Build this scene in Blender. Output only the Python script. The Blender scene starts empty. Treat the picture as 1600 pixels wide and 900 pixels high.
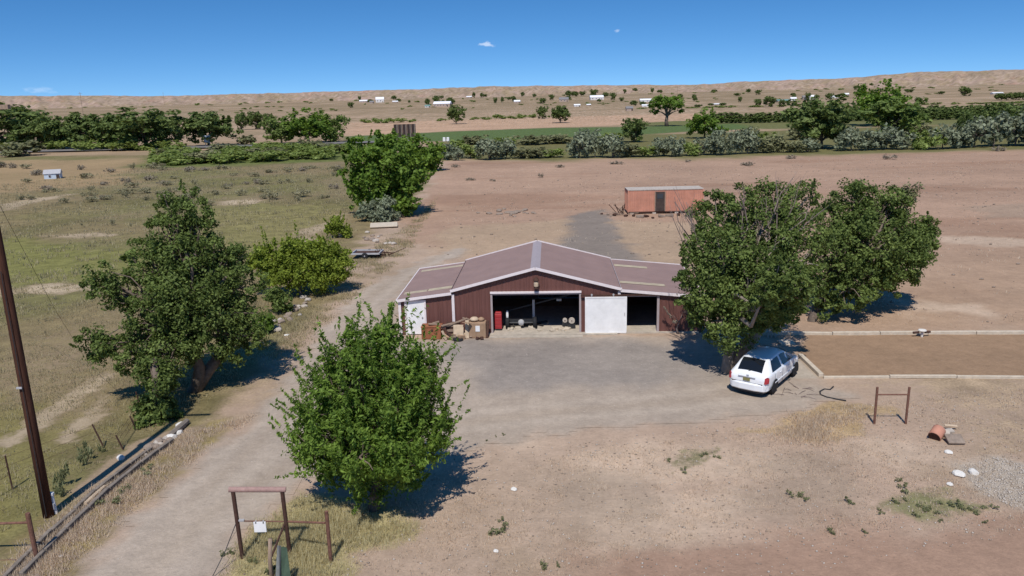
import bpy, bmesh, math, random
import numpy as np
from math import radians, sin, cos, pi, sqrt, atan2
from mathutils import Vector, Matrix

rng = np.random.default_rng(7)
random.seed(7)
S = bpy.context.scene
COL = S.collection

# ------------------------------------------------------------------ camera
FPX, PITCH, ROLL, CAMH = 1225.0, radians(13.8), radians(1.4), 12.0
cam_d = bpy.data.cameras.new('camera')
cam = bpy.data.objects.new('camera', cam_d)
COL.objects.link(cam)
cam_d.sensor_width = 36.0
cam_d.lens = 36.0 * FPX / 1600.0
cam_d.clip_start = 0.2
cam_d.clip_end = 20000
RM = Matrix.Rotation(pi / 2 - PITCH, 3, 'X') @ Matrix.Rotation(-ROLL, 3, 'Z')
cam.matrix_world = Matrix.Translation((0, 0, CAMH)) @ RM.to_4x4()
S.camera = cam

# ------------------------------------------------------------------ sky and sun
SUN_EL, SUN_AZ = radians(57), radians(188)     # azimuth clockwise from +Y: the sun stands behind the camera, a little to the left
w = bpy.data.worlds.new('World')
S.world = w
w.use_nodes = True
nt = w.node_tree
nt.nodes.clear()
sky = nt.nodes.new('ShaderNodeTexSky')
sky.sky_type = 'NISHITA'
sky.sun_disc = False
sky.sun_elevation = SUN_EL
sky.sun_rotation = SUN_AZ
sky.altitude = 1600
sky.air_density = 1.0
sky.dust_density = 0.0
sky.ozone_density = 4.0
bg = nt.nodes.new('ShaderNodeBackground')
bg.inputs['Strength'].default_value = 0.136
wo = nt.nodes.new('ShaderNodeOutputWorld')
hs = nt.nodes.new('ShaderNodeHueSaturation')
hs.inputs['Saturation'].default_value = 1.27
tcw = nt.nodes.new('ShaderNodeTexCoord')
# the clear high-desert sky stays blue down to the horizon: look it up a little higher than the view direction
sxyz = nt.nodes.new('ShaderNodeSeparateXYZ'); nt.links.new(tcw.outputs['Generated'], sxyz.inputs[0])
mr_ = nt.nodes.new('ShaderNodeMapRange'); nt.links.new(sxyz.outputs[2], mr_.inputs[0])
for i_, v_ in enumerate((0.0, 1.0, 0.105, 1.75)): mr_.inputs[i_ + 1].default_value = v_
mr_.clamp = False
cxyz = nt.nodes.new('ShaderNodeCombineXYZ')
nt.links.new(sxyz.outputs[0], cxyz.inputs[0]); nt.links.new(sxyz.outputs[1], cxyz.inputs[1]); nt.links.new(mr_.outputs[0], cxyz.inputs[2])
nv = nt.nodes.new('ShaderNodeVectorMath'); nv.operation = 'NORMALIZE'
nt.links.new(cxyz.outputs[0], nv.inputs[0]); nt.links.new(nv.outputs[0], sky.inputs[0])
nt.links.new(sky.outputs[0], hs.inputs['Color'])
# three tiny fair-weather clouds
cn = nt.nodes.new('ShaderNodeTexNoise'); cn.inputs['Scale'].default_value = 130; cn.inputs['Detail'].default_value = 5
mpc = nt.nodes.new('ShaderNodeMapping'); mpc.inputs['Scale'].default_value = (1, 1, 2.2)
nt.links.new(tcw.outputs['Generated'], mpc.inputs[0]); nt.links.new(mpc.outputs[0], cn.inputs['Vector'])
def wmath(op, a, b=None):
    n = nt.nodes.new('ShaderNodeMath'); n.operation = op
    for i, v in enumerate((a, b)):
        if v is None: continue
        if isinstance(v, (int, float)): n.inputs[i].default_value = v
        else: nt.links.new(v, n.inputs[i])
    return n.outputs[0]
last = hs.outputs[0]
for (cx_, cy_, cw_, ch_, am_) in ((760, 69, 12, 4.2, .42), (966, 48, 5, 2.4, .35), (62, 141, 18, 4, .16)):
    d_ = (RM @ Vector(((cx_ - 800) / FPX, -(cy_ - 450) / FPX, -1.0))).normalized()
    sb = nt.nodes.new('ShaderNodeVectorMath'); sb.operation = 'SUBTRACT'; nt.links.new(tcw.outputs['Generated'], sb.inputs[0]); sb.inputs[1].default_value = d_
    sc_ = nt.nodes.new('ShaderNodeVectorMath'); sc_.operation = 'MULTIPLY'; nt.links.new(sb.outputs[0], sc_.inputs[0]); sc_.inputs[1].default_value = (FPX / cw_, FPX / cw_, FPX / ch_)
    ln_ = nt.nodes.new('ShaderNodeVectorMath'); ln_.operation = 'LENGTH'; nt.links.new(sc_.outputs[0], ln_.inputs[0])
    f_ = wmath('SUBTRACT', 1.25, ln_.outputs['Value']); f_ = wmath('MULTIPLY', f_, 1.0)
    f_ = wmath('ADD', f_, wmath('MULTIPLY', wmath('SUBTRACT', cn.outputs[0], 0.55), 3.2))
    cl_ = nt.nodes.new('ShaderNodeClamp'); nt.links.new(f_, cl_.inputs[0])
    mxc = nt.nodes.new('ShaderNodeMix'); mxc.data_type = 'RGBA'
    nt.links.new(wmath('MULTIPLY', cl_.outputs[0], am_), mxc.inputs[0]); nt.links.new(last, mxc.inputs[6]); mxc.inputs[7].default_value = (8.0, 8.3, 8.8, 1)
    last = mxc.outputs[2]
nt.links.new(last, bg.inputs['Color'])
nt.links.new(bg.outputs[0], wo.inputs['Surface'])

sun_d = bpy.data.lights.new('sun', 'SUN')
sun = bpy.data.objects.new('sun', sun_d)
COL.objects.link(sun)
sun_d.energy = 4.3
sun_d.angle = radians(0.53)
sun_d.color = (1.0, 0.965, 0.91)
to_sun = Vector((sin(SUN_AZ) * cos(SUN_EL), cos(SUN_AZ) * cos(SUN_EL), sin(SUN_EL)))
sun.rotation_euler = to_sun.to_track_quat('Z', 'Y').to_euler()

S.view_settings.view_transform = 'Standard'
S.view_settings.look = 'None'
S.view_settings.exposure = 0.0
S.view_settings.gamma = 1.0
S.render.engine = 'CYCLES'
S.cycles.max_bounces = 6
S.cycles.transparent_max_bounces = 8

# ------------------------------------------------------------------ helpers
def ray(x, y):
    return RM @ Vector(((x - 800) / FPX, -(y - 450) / FPX, -1.0))
def at(x, y, z=0.0):
    """point at height z seen at photo position (x, y)"""
    d = ray(x, y)
    return Vector((0, 0, CAMH)) + d * ((z - CAMH) / d.z)
def aty(x, y, Y):
    d = ray(x, y)
    return Vector((0, 0, CAMH)) + d * (Y / d.y)

def lin(c):
    c = c / 255.0
    return c / 12.92 if c <= 0.04045 else ((c + 0.055) / 1.055) ** 2.4
def alb(r, g, b, k=0.87):
    """ground colour from its sunlit appearance"""
    c = [lin(r) * k, lin(g) * k, lin(b) * k]; m = sum(c) / 3
    return (c[0] * .915 + m * .08, c[1] * .905 + m * .08, c[2] * .845 + m * .08)

def tag(o, label=None, cat=None, group=None, kind=None):
    if label: o['label'] = label
    if cat: o['category'] = cat
    if group: o['group'] = group
    if kind: o['kind'] = kind
    return o

def thing(name, label, cat, loc=(0, 0, 0), rz=0.0, group=None):
    o = bpy.data.objects.new(name, None)
    COL.objects.link(o)
    o.location = loc
    o.rotation_euler = (0, 0, rz)
    return tag(o, label, cat, group)

def link(name, me, mat=None, parent=None, loc=None):
    o = bpy.data.objects.new(name, me)
    COL.objects.link(o)
    if mat is not None and len(me.materials) == 0:
        me.materials.append(mat)
    if parent is not None: o.parent = parent
    if loc is not None: o.location = loc
    return o

class MB:
    """collects shapes, then links them as one mesh object"""
    def __init__(s): s.v, s.f = [], []
    def add(s, vs, fs):
        n = len(s.v)
        s.v += [tuple(p) for p in vs]
        s.f += [tuple(i + n for i in f) for f in fs]
        return s
    def box(s, c, d, rot=None):
        hx, hy, hz = d[0] / 2, d[1] / 2, d[2] / 2
        vs = [Vector((x, y, z)) for z in (-hz, hz) for y in (-hy, hy) for x in (-hx, hx)]
        if rot is not None: vs = [rot @ p for p in vs]
        c = Vector(c)
        return s.add([p + c for p in vs], [(0, 2, 3, 1), (4, 5, 7, 6), (0, 1, 5, 4), (2, 6, 7, 3), (0, 4, 6, 2), (1, 3, 7, 5)])
    def bar(s, a, b, wd, ht, up=(0, 0, 1)):
        a, b = Vector(a), Vector(b)
        d = (b - a); L = d.length; d.normalize()
        u = Vector(up)
        x = d.cross(u)
        if x.length < 1e-4: x = d.cross(Vector((1, 0, 0)))
        x.normalize(); z = x.cross(d)
        m = Matrix((x, d, z)).transposed()
        return s.box((a + b) / 2, (wd, L, ht), m)
    def tube(s, pts, rad, n=6, cap=True):
        pts = [Vector(p) for p in pts]
        if not hasattr(rad, '__len__'): rad = [rad] * len(pts)
        rings = []
        ref = Vector((0.3, 0.2, 1)).normalized()
        for i, p in enumerate(pts):
            d = (pts[min(i + 1, len(pts) - 1)] - pts[max(i - 1, 0)])
            if d.length < 1e-9: d = Vector((0, 0, 1))
            d.normalize()
            x = d.cross(ref)
            if x.length < 0.05: x = d.cross(Vector((1, 0, 0)))
            x.normalize(); y = x.cross(d)
            rings.append([p + (x * cos(2 * pi * k / n) + y * sin(2 * pi * k / n)) * rad[i] for k in range(n)])
        vs = [q for r in rings for q in r]
        fs = [(i * n + k, i * n + (k + 1) % n, (i + 1) * n + (k + 1) % n, (i + 1) * n + k) for i in range(len(pts) - 1) for k in range(n)]
        if cap:
            fs.append(tuple(range(n))[::-1]); fs.append(tuple((len(pts) - 1) * n + k for k in range(n)))
        return s.add(vs, fs)
    def lathe(s, prof, c=(0, 0, 0), n=12, rot=None):
        c = Vector(c); vs = []
        for r, z in prof:
            for k in range(n):
                p = Vector((r * cos(2 * pi * k / n), r * sin(2 * pi * k / n), z))
                if rot is not None: p = rot @ p
                vs.append(p + c)
        fs = [(i * n + k, i * n + (k + 1) % n, (i + 1) * n + (k + 1) % n, (i + 1) * n + k) for i in range(len(prof) - 1) for k in range(n)]
        fs.append(tuple(range(n))[::-1]); fs.append(tuple((len(prof) - 1) * n + k for k in range(n)))
        return s.add(vs, fs)
    def prism(s, poly, z0, z1):
        n = len(poly)
        vs = [(p[0], p[1], z0) for p in poly] + [(p[0], p[1], z1) for p in poly]
        fs = [tuple(range(n))[::-1], tuple(range(n, 2 * n))] + [(k, (k + 1) % n, n + (k + 1) % n, n + k) for k in range(n)]
        return s.add(vs, fs)
    def mesh(s, name, mat=None, smooth=False, bevel=0.0):
        me = bpy.data.meshes.new(name)
        me.from_pydata(s.v, [], s.f)
        bm = bmesh.new(); bm.from_mesh(me)
        bmesh.ops.recalc_face_normals(bm, faces=bm.faces)
        if bevel > 0:
            ed = [e for e in bm.edges if len(e.link_faces) == 2 and e.calc_face_angle(0) > 0.6]
            bmesh.ops.bevel(bm, geom=ed, offset=bevel, segments=1, affect='EDGES', clamp_overlap=True)
        bm.to_mesh(me); bm.free()
        if smooth:
            me.polygons.foreach_set('use_smooth', [True] * len(me.polygons))
        if mat is not None: me.materials.append(mat)
        return me
    def build(s, name, mat, parent=None, smooth=False, bevel=0.0):
        return link(name, s.mesh(name, mat, smooth, bevel), None, parent)

def np_mesh(name, V, F, mat=None, smooth=False):
    """fast mesh from arrays; F has a fixed number of corners"""
    me = bpy.data.meshes.new(name)
    V = np.asarray(V, np.float32); F = np.asarray(F, np.int32)
    k = F.shape[1]
    me.vertices.add(len(V)); me.vertices.foreach_set('co', V.ravel())
    me.loops.add(F.size); me.loops.foreach_set('vertex_index', F.ravel())
    me.polygons.add(len(F))
    me.polygons.foreach_set('loop_start', np.arange(len(F), dtype=np.int32) * k)
    me.polygons.foreach_set('loop_total', np.full(len(F), k, np.int32))
    if smooth: me.polygons.foreach_set('use_smooth', np.ones(len(F), bool))
    me.update(calc_edges=True)
    if mat is not None: me.materials.append(mat)
    return me

def fattr(me, name, dom, arr):
    a = me.attributes.new(name, 'FLOAT', dom)
    a.data.foreach_set('value', np.asarray(arr, np.float32).ravel())
def cattr(me, name, dom, arr):
    a = me.attributes.new(name, 'FLOAT_COLOR', dom)
    c = np.ones((len(arr), 4), np.float32); c[:, :3] = arr
    a.data.foreach_set('color', c.ravel())

# ------------------------------------------------------------------ noise in numpy
def vnoise(x, y, seed=0):
    xi = np.floor(x).astype(np.int64); yi = np.floor(y).astype(np.int64)
    fx = x - xi; fy = y - yi
    fx = fx * fx * (3 - 2 * fx); fy = fy * fy * (3 - 2 * fy)
    def h(a, b):
        n = (a * 374761393 + b * 668265263 + seed * 974711) & 0xFFFFFFFF
        n = ((n ^ (n >> 13)) * 1274126177) & 0xFFFFFFFF
        return ((n ^ (n >> 16)) & 0xFFFF) / 65535.0
    return (h(xi, yi) * (1 - fx) + h(xi + 1, yi) * fx) * (1 - fy) + (h(xi, yi + 1) * (1 - fx) + h(xi + 1, yi + 1) * fx) * fy
def fbm(x, y, sc, oc=4, seed=0):
    r = 0; a = 0.5; t = 0
    for k in range(oc):
        r = r + a * vnoise(x * sc, y * sc, seed + k * 17); t += a
        a *= 0.55; sc *= 2.03
    return r / t          # 0..1

# ------------------------------------------------------------------ materials
def new_mat(name):
    m = bpy.data.materials.new(name); m.use_nodes = True
    t = m.node_tree; b = t.nodes['Principled BSDF']
    return m, t, b
def simple(name, col, rough=0.7, metal=0.0, var=0.25, scale=6.0, bump=0.0, col2=None, spec=0.3, coord='Object', rust=None, stretch=(1,1,1)):
    m, t, b = new_mat(name)
    N, L = t.nodes, t.links
    tc = N.new('ShaderNodeTexCoord')
    mp = N.new('ShaderNodeMapping'); mp.inputs['Scale'].default_value = stretch
    L.new(tc.outputs[coord], mp.inputs['Vector'])
    nz = N.new('ShaderNodeTexNoise'); nz.inputs['Scale'].default_value = scale; nz.inputs['Detail'].default_value = 7; nz.inputs['Roughness'].default_value = 0.65
    L.new(mp.outputs[0], nz.inputs['Vector'])
    mx = N.new('ShaderNodeMix'); mx.data_type = 'RGBA'
    c2 = col2 if col2 else tuple(c * (1 - var) for c in col)
    c1 = col if col2 else tuple(min(1, c * (1 + var)) for c in col)
    mx.inputs[6].default_value = (*c2, 1); mx.inputs[7].default_value = (*c1, 1)
    rp = N.new('ShaderNodeMapRange'); rp.inputs[1].default_value = 0.3; rp.inputs[2].default_value = 0.7
    L.new(nz.outputs[0], rp.inputs[0]); L.new(rp.outputs[0], mx.inputs[0])
    L.new(mx.outputs[2], b.inputs['Base Color'])
    b.inputs['Roughness'].default_value = rough; b.inputs['Metallic'].default_value = metal
    b.inputs['Specular IOR Level'].default_value = spec
    if bump > 0:
        bp = N.new('ShaderNodeBump'); bp.inputs['Strength'].default_value = bump; bp.inputs['Distance'].default_value = 0.05
        L.new(nz.outputs[0], bp.inputs['Height']); L.new(bp.outputs[0], b.inputs['Normal'])
    return m

def leaf_mat(name, dark, light, trans=0.3):
    m, t, b = new_mat(name)
    N, L = t.nodes, t.links
    a = N.new('ShaderNodeAttribute'); a.attribute_name = 'tint'
    mx = N.new('ShaderNodeMix'); mx.data_type = 'RGBA'
    mx.inputs[6].default_value = (*dark, 1); mx.inputs[7].default_value = (*light, 1)
    L.new(a.outputs['Fac'], mx.inputs[0])
    L.new(mx.outputs[2], b.inputs['Base Color'])
    b.inputs['Roughness'].default_value = 0.55
    b.inputs['Specular IOR Level'].default_value = 0.12
    tr = N.new('ShaderNodeBsdfTranslucent')
    hv = N.new('ShaderNodeHueSaturation'); hv.inputs['Hue'].default_value = 0.485; hv.inputs['Saturation'].default_value = 1.1; hv.inputs['Value'].default_value = 1.5
    L.new(mx.outputs[2], hv.inputs['Color']); L.new(hv.outputs[0], tr.inputs['Color'])
    ms = N.new('ShaderNodeMixShader'); ms.inputs[0].default_value = trans * 1.25
    out = N['Material Output']
    L.new(b.outputs[0], ms.inputs[1]); L.new(tr.outputs[0], ms.inputs[2]); L.new(ms.outputs[0], out.inputs['Surface'])
    return m

def ground_mat(name):
    m, t, b = new_mat(name)
    N, L = t.nodes, t.links
    def attr(n):
        a = N.new('ShaderNodeAttribute'); a.attribute_name = n; return a
    geo = N.new('ShaderNodeNewGeometry')
    def noise(sc, det=6, ro=0.6, stretch=None):
        n = N.new('ShaderNodeTexNoise'); n.inputs['Scale'].default_value = sc; n.inputs['Detail'].default_value = det; n.inputs['Roughness'].default_value = ro
        L.new(geo.outputs['Position'], n.inputs['Vector']); return n
    def math_(op, a, b_=None, c=None):
        n = N.new('ShaderNodeMath'); n.operation = op
        for i, v in enumerate((a, b_, c)):
            if v is None: continue
            if isinstance(v, (int, float)): n.inputs[i].default_value = v
            else: L.new(v, n.inputs[i])
        return n.outputs[0]
    def mrange(v, a, b_, c, d):
        n = N.new('ShaderNodeMapRange')
        L.new(v, n.inputs[0])
        for i, q in enumerate((a, b_, c, d)): n.inputs[i + 1].default_value = q
        return n.outputs[0]
    soil = attr('soil'); veg = attr('veg'); vc = attr('vegcol'); peb = attr('pebble')
    n1 = noise(0.55, 8, 0.7); n2 = noise(9.0, 5, 0.7); n3 = noise(0.06, 6, 0.65); n4 = noise(2.2, 8, 0.75)
    br = math_('MULTIPLY', mrange(n1.outputs[0], 0.25, 0.75, 0.87, 1.13), mrange(n2.outputs[0], 0.25, 0.75, 0.88, 1.11))
    br = math_('MULTIPLY', br, mrange(n3.outputs[0], 0.25, 0.75, 0.85, 1.15))
    br = math_('MULTIPLY', br, mrange(n4.outputs[0], 0.3, 0.7, 0.90, 1.09))
    # pebbles: small pale and dark stones
    vo = N.new('ShaderNodeTexVoronoi'); vo.inputs['Scale'].default_value = 7.0
    L.new(geo.outputs['Position'], vo.inputs['Vector'])
    sp = mrange(vo.outputs['Distance'], 0.10, 0.22, 1.0, 0.0)
    sx = N.new('ShaderNodeSeparateColor'); L.new(vo.outputs['Color'], sx.inputs[0])
    some = mrange(sx.outputs[0], 0.62, 0.7, 0.0, 1.0)
    spk = math_('MULTIPLY', math_('MULTIPLY', sp, some), peb.outputs['Fac'])
    tone = mrange(sx.outputs[1], 0.0, 1.0, 0.62, 1.45)
    br = math_('MULTIPLY', br, math_('ADD', 1.0, math_('MULTIPLY', spk, math_('SUBTRACT', tone, 1.0))))
    vm = N.new('ShaderNodeVectorMath'); vm.operation = 'SCALE'
    L.new(soil.outputs['Color'], vm.inputs[0]); L.new(br, vm.inputs['Scale'])
    # vegetation cover broken up by noise
    g1 = noise(3.2, 8, 0.78); g2 = noise(0.8, 5, 0.6)
    g = math_('ADD', math_('MULTIPLY', g1.outputs[0], 0.65), math_('MULTIPLY', g2.outputs[0], 0.35))
    f = math_('ADD', g, math_('SUBTRACT', veg.outputs['Fac'], 1.0))
    fac = mrange(f, -0.10, 0.10, 0.0, 1.0)
    fac = math_('MULTIPLY', fac, mrange(veg.outputs['Fac'], 0.0, 0.12, 0.0, 1.0))
    gb = math_('MULTIPLY', mrange(n2.outputs[0], 0.25, 0.75, 0.62, 1.35), mrange(g2.outputs[0], 0.3, 0.7, 0.70, 1.28))
    vg = N.new('ShaderNodeVectorMath'); vg.operation = 'SCALE'
    L.new(vc.outputs['Color'], vg.inputs[0]); L.new(gb, vg.inputs['Scale'])
    mx = N.new('ShaderNodeMix'); mx.data_type = 'RGBA'
    L.new(fac, mx.inputs[0]); L.new(vm.outputs[0], mx.inputs[6]); L.new(vg.outputs[0], mx.inputs[7])
    L.new(mx.outputs[2], b.inputs['Base Color'])
    b.inputs['Roughness'].default_value = 0.95; b.inputs['Specular IOR Level'].default_value = 0.08
    bp = N.new('ShaderNodeBump'); bp.inputs['Strength'].default_value = 0.55; bp.inputs['Distance'].default_value = 0.06
    hgt = math_('ADD', math_('MULTIPLY', n2.outputs[0], 0.7), math_('ADD', math_('MULTIPLY', n4.outputs[0], 1.2), math_('MULTIPLY', g1.outputs[0], 0.8)))
    L.new(hgt, bp.inputs['Height']); L.new(bp.outputs[0], b.inputs['Normal'])
    return m

M = {}
M['ground'] = ground_mat('soil_and_grass')
M['siding'] = simple('brown_siding', (0.148, 0.064, 0.052), 0.5, var=0.14, scale=1.3, spec=0.35, stretch=(3, 3, .5))
M['roof'] = simple('weathered_brown_roof', (0.242, 0.158, 0.136), 0.5, var=0.10, scale=1.1, spec=0.4)
M['ridge'] = simple('ridge_metal', (0.37, 0.31, 0.305), 0.5, var=0.08, scale=3)
M['white'] = simple('white_paint', (0.79, 0.775, 0.76), 0.5, var=0.09, scale=2.2)
M['trim'] = simple('white_trim', (0.74, 0.66, 0.65), 0.55, var=0.08, scale=6)
M['fibre'] = simple('yellowed_fibreglass', (0.40, 0.34, 0.235), 0.6, var=0.2, scale=2.5)
M['concrete'] = simple('concrete', (0.42, 0.36, 0.29), 0.9, var=0.2, scale=3, bump=0.25)
M['pale_conc'] = simple('pale_concrete', (0.52, 0.44, 0.34), 0.9, var=0.16, scale=4, bump=0.25)
M['rust'] = simple('rusty_steel', (0.17, 0.085, 0.06), 0.85, var=0.4, scale=9, bump=0.2, spec=0.15)
M['beamrust'] = simple('faded_rust_pipe', (0.34, 0.215, 0.185), 0.8, var=0.2, scale=9, spec=0.15)
M['darkrust'] = simple('dark_rust', (0.075, 0.04, 0.03), 0.85, var=0.35, scale=12, spec=0.15)
M['box_rust'] = simple('rusty_red_sheet', (0.27, 0.10, 0.05), 0.8, var=0.3, scale=4, spec=0.2)
M['black'] = simple('black_rubber', (0.018, 0.018, 0.02), 0.8, var=0.3, scale=8)
M['black_steel'] = simple('black_steel', (0.03, 0.03, 0.032), 0.5, var=0.3, scale=8)
M['red'] = simple('red_enamel', (0.36, 0.035, 0.04), 0.4, var=0.12, scale=4)
M['card'] = simple('cardboard', (0.33, 0.215, 0.135), 0.9, var=0.18, scale=4)
M['tan'] = simple('tan_board', (0.52, 0.40, 0.28), 0.85, var=0.2, scale=5)
M['wood'] = simple('weathered_wood', (0.28, 0.20, 0.145), 0.9, var=0.3, scale=5, bump=0.2, stretch=(6, 6, 1))
M['grey_wood'] = simple('grey_wood', (0.20, 0.165, 0.135), 0.9, var=0.3, scale=5, bump=0.3)
M['pole'] = simple('dark_creosote_pole', (0.075, 0.034, 0.022), 0.9, var=0.4, scale=3, bump=0.3, stretch=(8, 8, .6), spec=0.1)
M['bark'] = simple('bark', (0.15, 0.115, 0.09), 0.95, var=0.35, scale=6, bump=0.5, spec=0.1)
M['palebark'] = simple('pale_bark', (0.26, 0.215, 0.175), 0.95, var=0.3, scale=6, bump=0.5, spec=0.1)
M['twig'] = simple('grey_twigs', (0.21, 0.16, 0.14), 0.95, var=0.3, scale=6, spec=0.1)
M['stone'] = simple('pale_stone', (0.44, 0.38, 0.32), 0.9, var=0.25, scale=5, bump=0.4)
M['white_stone'] = simple('white_stone', (0.66, 0.62, 0.56), 0.9, var=0.15, scale=5, bump=0.3)
M['brown_stone'] = simple('brown_stone', (0.26, 0.20, 0.155), 0.9, var=0.3, scale=5, bump=0.4)
M['grey_metal'] = simple('grey_metal', (0.42, 0.41, 0.41), 0.45, var=0.15, scale=5)
M['blue_metal'] = simple('pale_blue_metal', (0.50, 0.58, 0.66), 0.5, var=0.1, scale=3)
M['container'] = simple('faded_red_container', (0.50, 0.235, 0.160), 0.7, var=0.16, scale=1.2, spec=0.2)
M['dark_door'] = simple('dark_door', (0.06, 0.042, 0.035), 0.7, var=0.3, scale=3)
M['asphalt'] = simple('pale_asphalt', (0.17, 0.155, 0.145), 0.9, var=0.15, scale=1)
M['tarp'] = simple('grey_tarp', (0.21, 0.215, 0.20), 0.8, var=0.25, scale=6)
M['green_tarp'] = simple('green_tarp', (0.075, 0.115, 0.075), 0.8, var=0.25, scale=6)
M['billboard'] = simple('dark_boards', (0.045, 0.03, 0.028), 0.9, var=0.2, scale=2)
M['houseA'] = simple('white_house', (0.66, 0.63, 0.60), 0.8, var=0.06, scale=1)
M['houseB'] = simple('tan_house', (0.40, 0.31, 0.25), 0.8, var=0.1, scale=1)
M['roofA'] = simple('white_roof', (0.75, 0.74, 0.74), 0.6, var=0.05, scale=1)
M['roofB'] = simple('grey_roof', (0.20, 0.19, 0.19), 0.8, var=0.1, scale=1)
M['roofC'] = simple('green_roof', (0.15, 0.25, 0.22), 0.7, var=0.1, scale=1)
M['pane'] = simple('window_pane', (0.04, 0.05, 0.06), 0.15, var=0.1, scale=1, spec=0.5)
M['road_line'] = simple('road_line', (0.55, 0.5, 0.35), 0.8, var=0.05)

# leaves (dark, light)
M['leaf_fore'] = leaf_mat('fore_leaves', (0.036, 0.078, 0.010), (0.275, 0.400, 0.078), 0.36)
M['leaf_elm'] = leaf_mat('elm_leaves', (0.036, 0.060, 0.012), (0.235, 0.300, 0.085), 0.28)
M['leaf_right'] = leaf_mat('dark_leaves', (0.033, 0.057, 0.012), (0.245, 0.312, 0.088), 0.28)
M['leaf_mid'] = leaf_mat('bright_leaves', (0.050, 0.100, 0.012), (0.235, 0.345, 0.065), 0.32)
M['leaf_lime'] = leaf_mat('lime_leaves', (0.110, 0.150, 0.018), (0.330, 0.400, 0.070), 0.32)
M['leaf_far'] = leaf_mat('far_leaves', (0.058, 0.090, 0.022), (0.215, 0.270, 0.088), 0.25)
M['leaf_farbright'] = leaf_mat('far_bright_leaves', (0.075, 0.120, 0.026), (0.240, 0.305, 0.090), 0.28)
M['leaf_sage'] = leaf_mat('sage_leaves', (0.145, 0.168, 0.100), (0.310, 0.335, 0.220), 0.2)
M['leaf_olive'] = leaf_mat('olive_leaves', (0.125, 0.130, 0.058), (0.270, 0.265, 0.135), 0.2)
M['leaf_scrub'] = leaf_mat('scrub_leaves', (0.200, 0.185, 0.105), (0.350, 0.320, 0.195), 0.2)
M['leaf_hedge'] = leaf_mat('hedge_leaves', (0.115, 0.160, 0.034), (0.335, 0.400, 0.125), 0.28)
M['leaf_weed'] = leaf_mat('weed_leaves', (0.130, 0.140, 0.065), (0.280, 0.285, 0.145), 0.25)
M['leaf_brush'] = leaf_mat('grey_brush', (0.190, 0.160, 0.115), (0.340, 0.290, 0.220), 0.15)
M['grass_dry'] = leaf_mat('dry_grass', (0.44, 0.35, 0.25), (0.68, 0.565, 0.425), 0.3)
M['grass_green'] = leaf_mat('green_grass', (0.36, 0.32, 0.17), (0.62, 0.55, 0.33), 0.3)
M['grass_meadow'] = leaf_mat('meadow_grass', (0.26, 0.225, 0.125), (0.48, 0.41, 0.245), 0.3)

# ------------------------------------------------------------------ ground
def polyw(pts):
    return [(at(x, y).x, at(x, y).y) for x, y in pts]
def sdist(X, Y, poly):
    """signed distance, positive inside"""
    d = np.full(X.shape, 1e9); ins = np.zeros(X.shape, bool)
    n = len(poly)
    for i in range(n):
        ax, ay = poly[i]; bx, by = poly[(i + 1) % n]
        ex, ey = bx - ax, by - ay
        t = np.clip(((X - ax) * ex + (Y - ay) * ey) / (ex * ex + ey * ey + 1e-12), 0, 1)
        d = np.minimum(d, (X - ax - t * ex) ** 2 + (Y - ay - t * ey) ** 2)
        c = ((ay > Y) != (by > Y))
        with np.errstate(divide='ignore', invalid='ignore'):
            xi = (bx - ax) * (Y - ay) / (by - ay + (1e-12 if by == ay else 0)) + ax
        ins ^= c & (X < xi)
    d = np.sqrt(d)
    return np.where(ins, d, -d)
def sstep(x, a, b):
    t = np.clip((x - a) / (b - a), 0, 1); return t * t * (3 - 2 * t)

P_drive = polyw([(60, 960), (128, 900), (215, 812), (300, 735), (372, 672), (432, 612), (480, 556), (506, 515), (545, 470), (592, 440), (650, 412), (720, 385),
                 (735, 395), (660, 420), (622, 470), (622, 530), (640, 534), (770, 528), (910, 526), (1030, 527), (1090, 540), (1140, 585), (1230, 592), (1285, 595), (1322, 618), (1262, 640), (1120, 655),
                 (960, 664), (830, 682), (700, 706), (560, 722), (478, 748), (412, 800), (366, 850), (338, 900), (320, 960)])
P_yard = polyw([(700, 540), (800, 532), (1020, 530), (1090, 560), (1110, 600), (1000, 612), (860, 605), (740, 590)])
P_strip = polyw([(893, 336), (945, 328), (962, 358), (985, 395), (1015, 412), (850, 412), (884, 370)])
P_field = polyw([(702, 252), (900, 250), (1240, 243), (1600, 232), (2300, 215), (2300, 560), (1600, 520), (1240, 522), (1100, 470), (700, 400), (640, 372), (622, 352), (668, 300)])
P_left = polyw([(-1500, 252), (0, 245), (230, 242), (540, 232), (690, 246), (655, 300), (606, 345), (560, 400), (520, 450), (478, 512), (440, 545), (400, 600), (300, 665), (200, 730), (60, 850), (-100, 960), (-900, 960), (-3000, 500)])
P_green1 = polyw([(-300, 380), (0, 372), (160, 385), (240, 400), (210, 440), (60, 452), (-300, 460)])
P_green2 = polyw([(330, 325), (480, 318), (530, 330), (470, 372), (400, 395), (320, 380)])
P_green3 = polyw([(-200, 600), (60, 640), (140, 690), (60, 780), (-60, 860), (-300, 900)])
P_tan = polyw([(-300, 252), (0, 250), (225, 248), (200, 285), (60, 300), (-300, 305)])
P_bed = polyw([(1285, 590), (1245, 555), (1262, 521), (1600, 521), (1900, 519), (1900, 590), (1600, 590)])
P_red = polyw([(870, 960), (900, 880), (1100, 850), (1350, 825), (1600, 795), (2000, 740), (2000, 1100), (870, 1100)])
P_gravelpile = polyw([(1500, 728), (1560, 715), (1640, 740), (1680, 800), (1600, 798), (1530, 770)])
P_gold = polyw([(1190, 672), (1240, 645), (1330, 632), (1385, 650), (1340, 680), (1290, 700), (1210, 690)])
P_gategrass = polyw([(330, 960), (345, 890), (395, 815), (480, 770), (580, 790), (660, 830), (560, 870), (500, 960)])
P_weed = polyw([(1400, 800), (1440, 765), (1530, 775), (1565, 800), (1490, 820), (1410, 812)])
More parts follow.
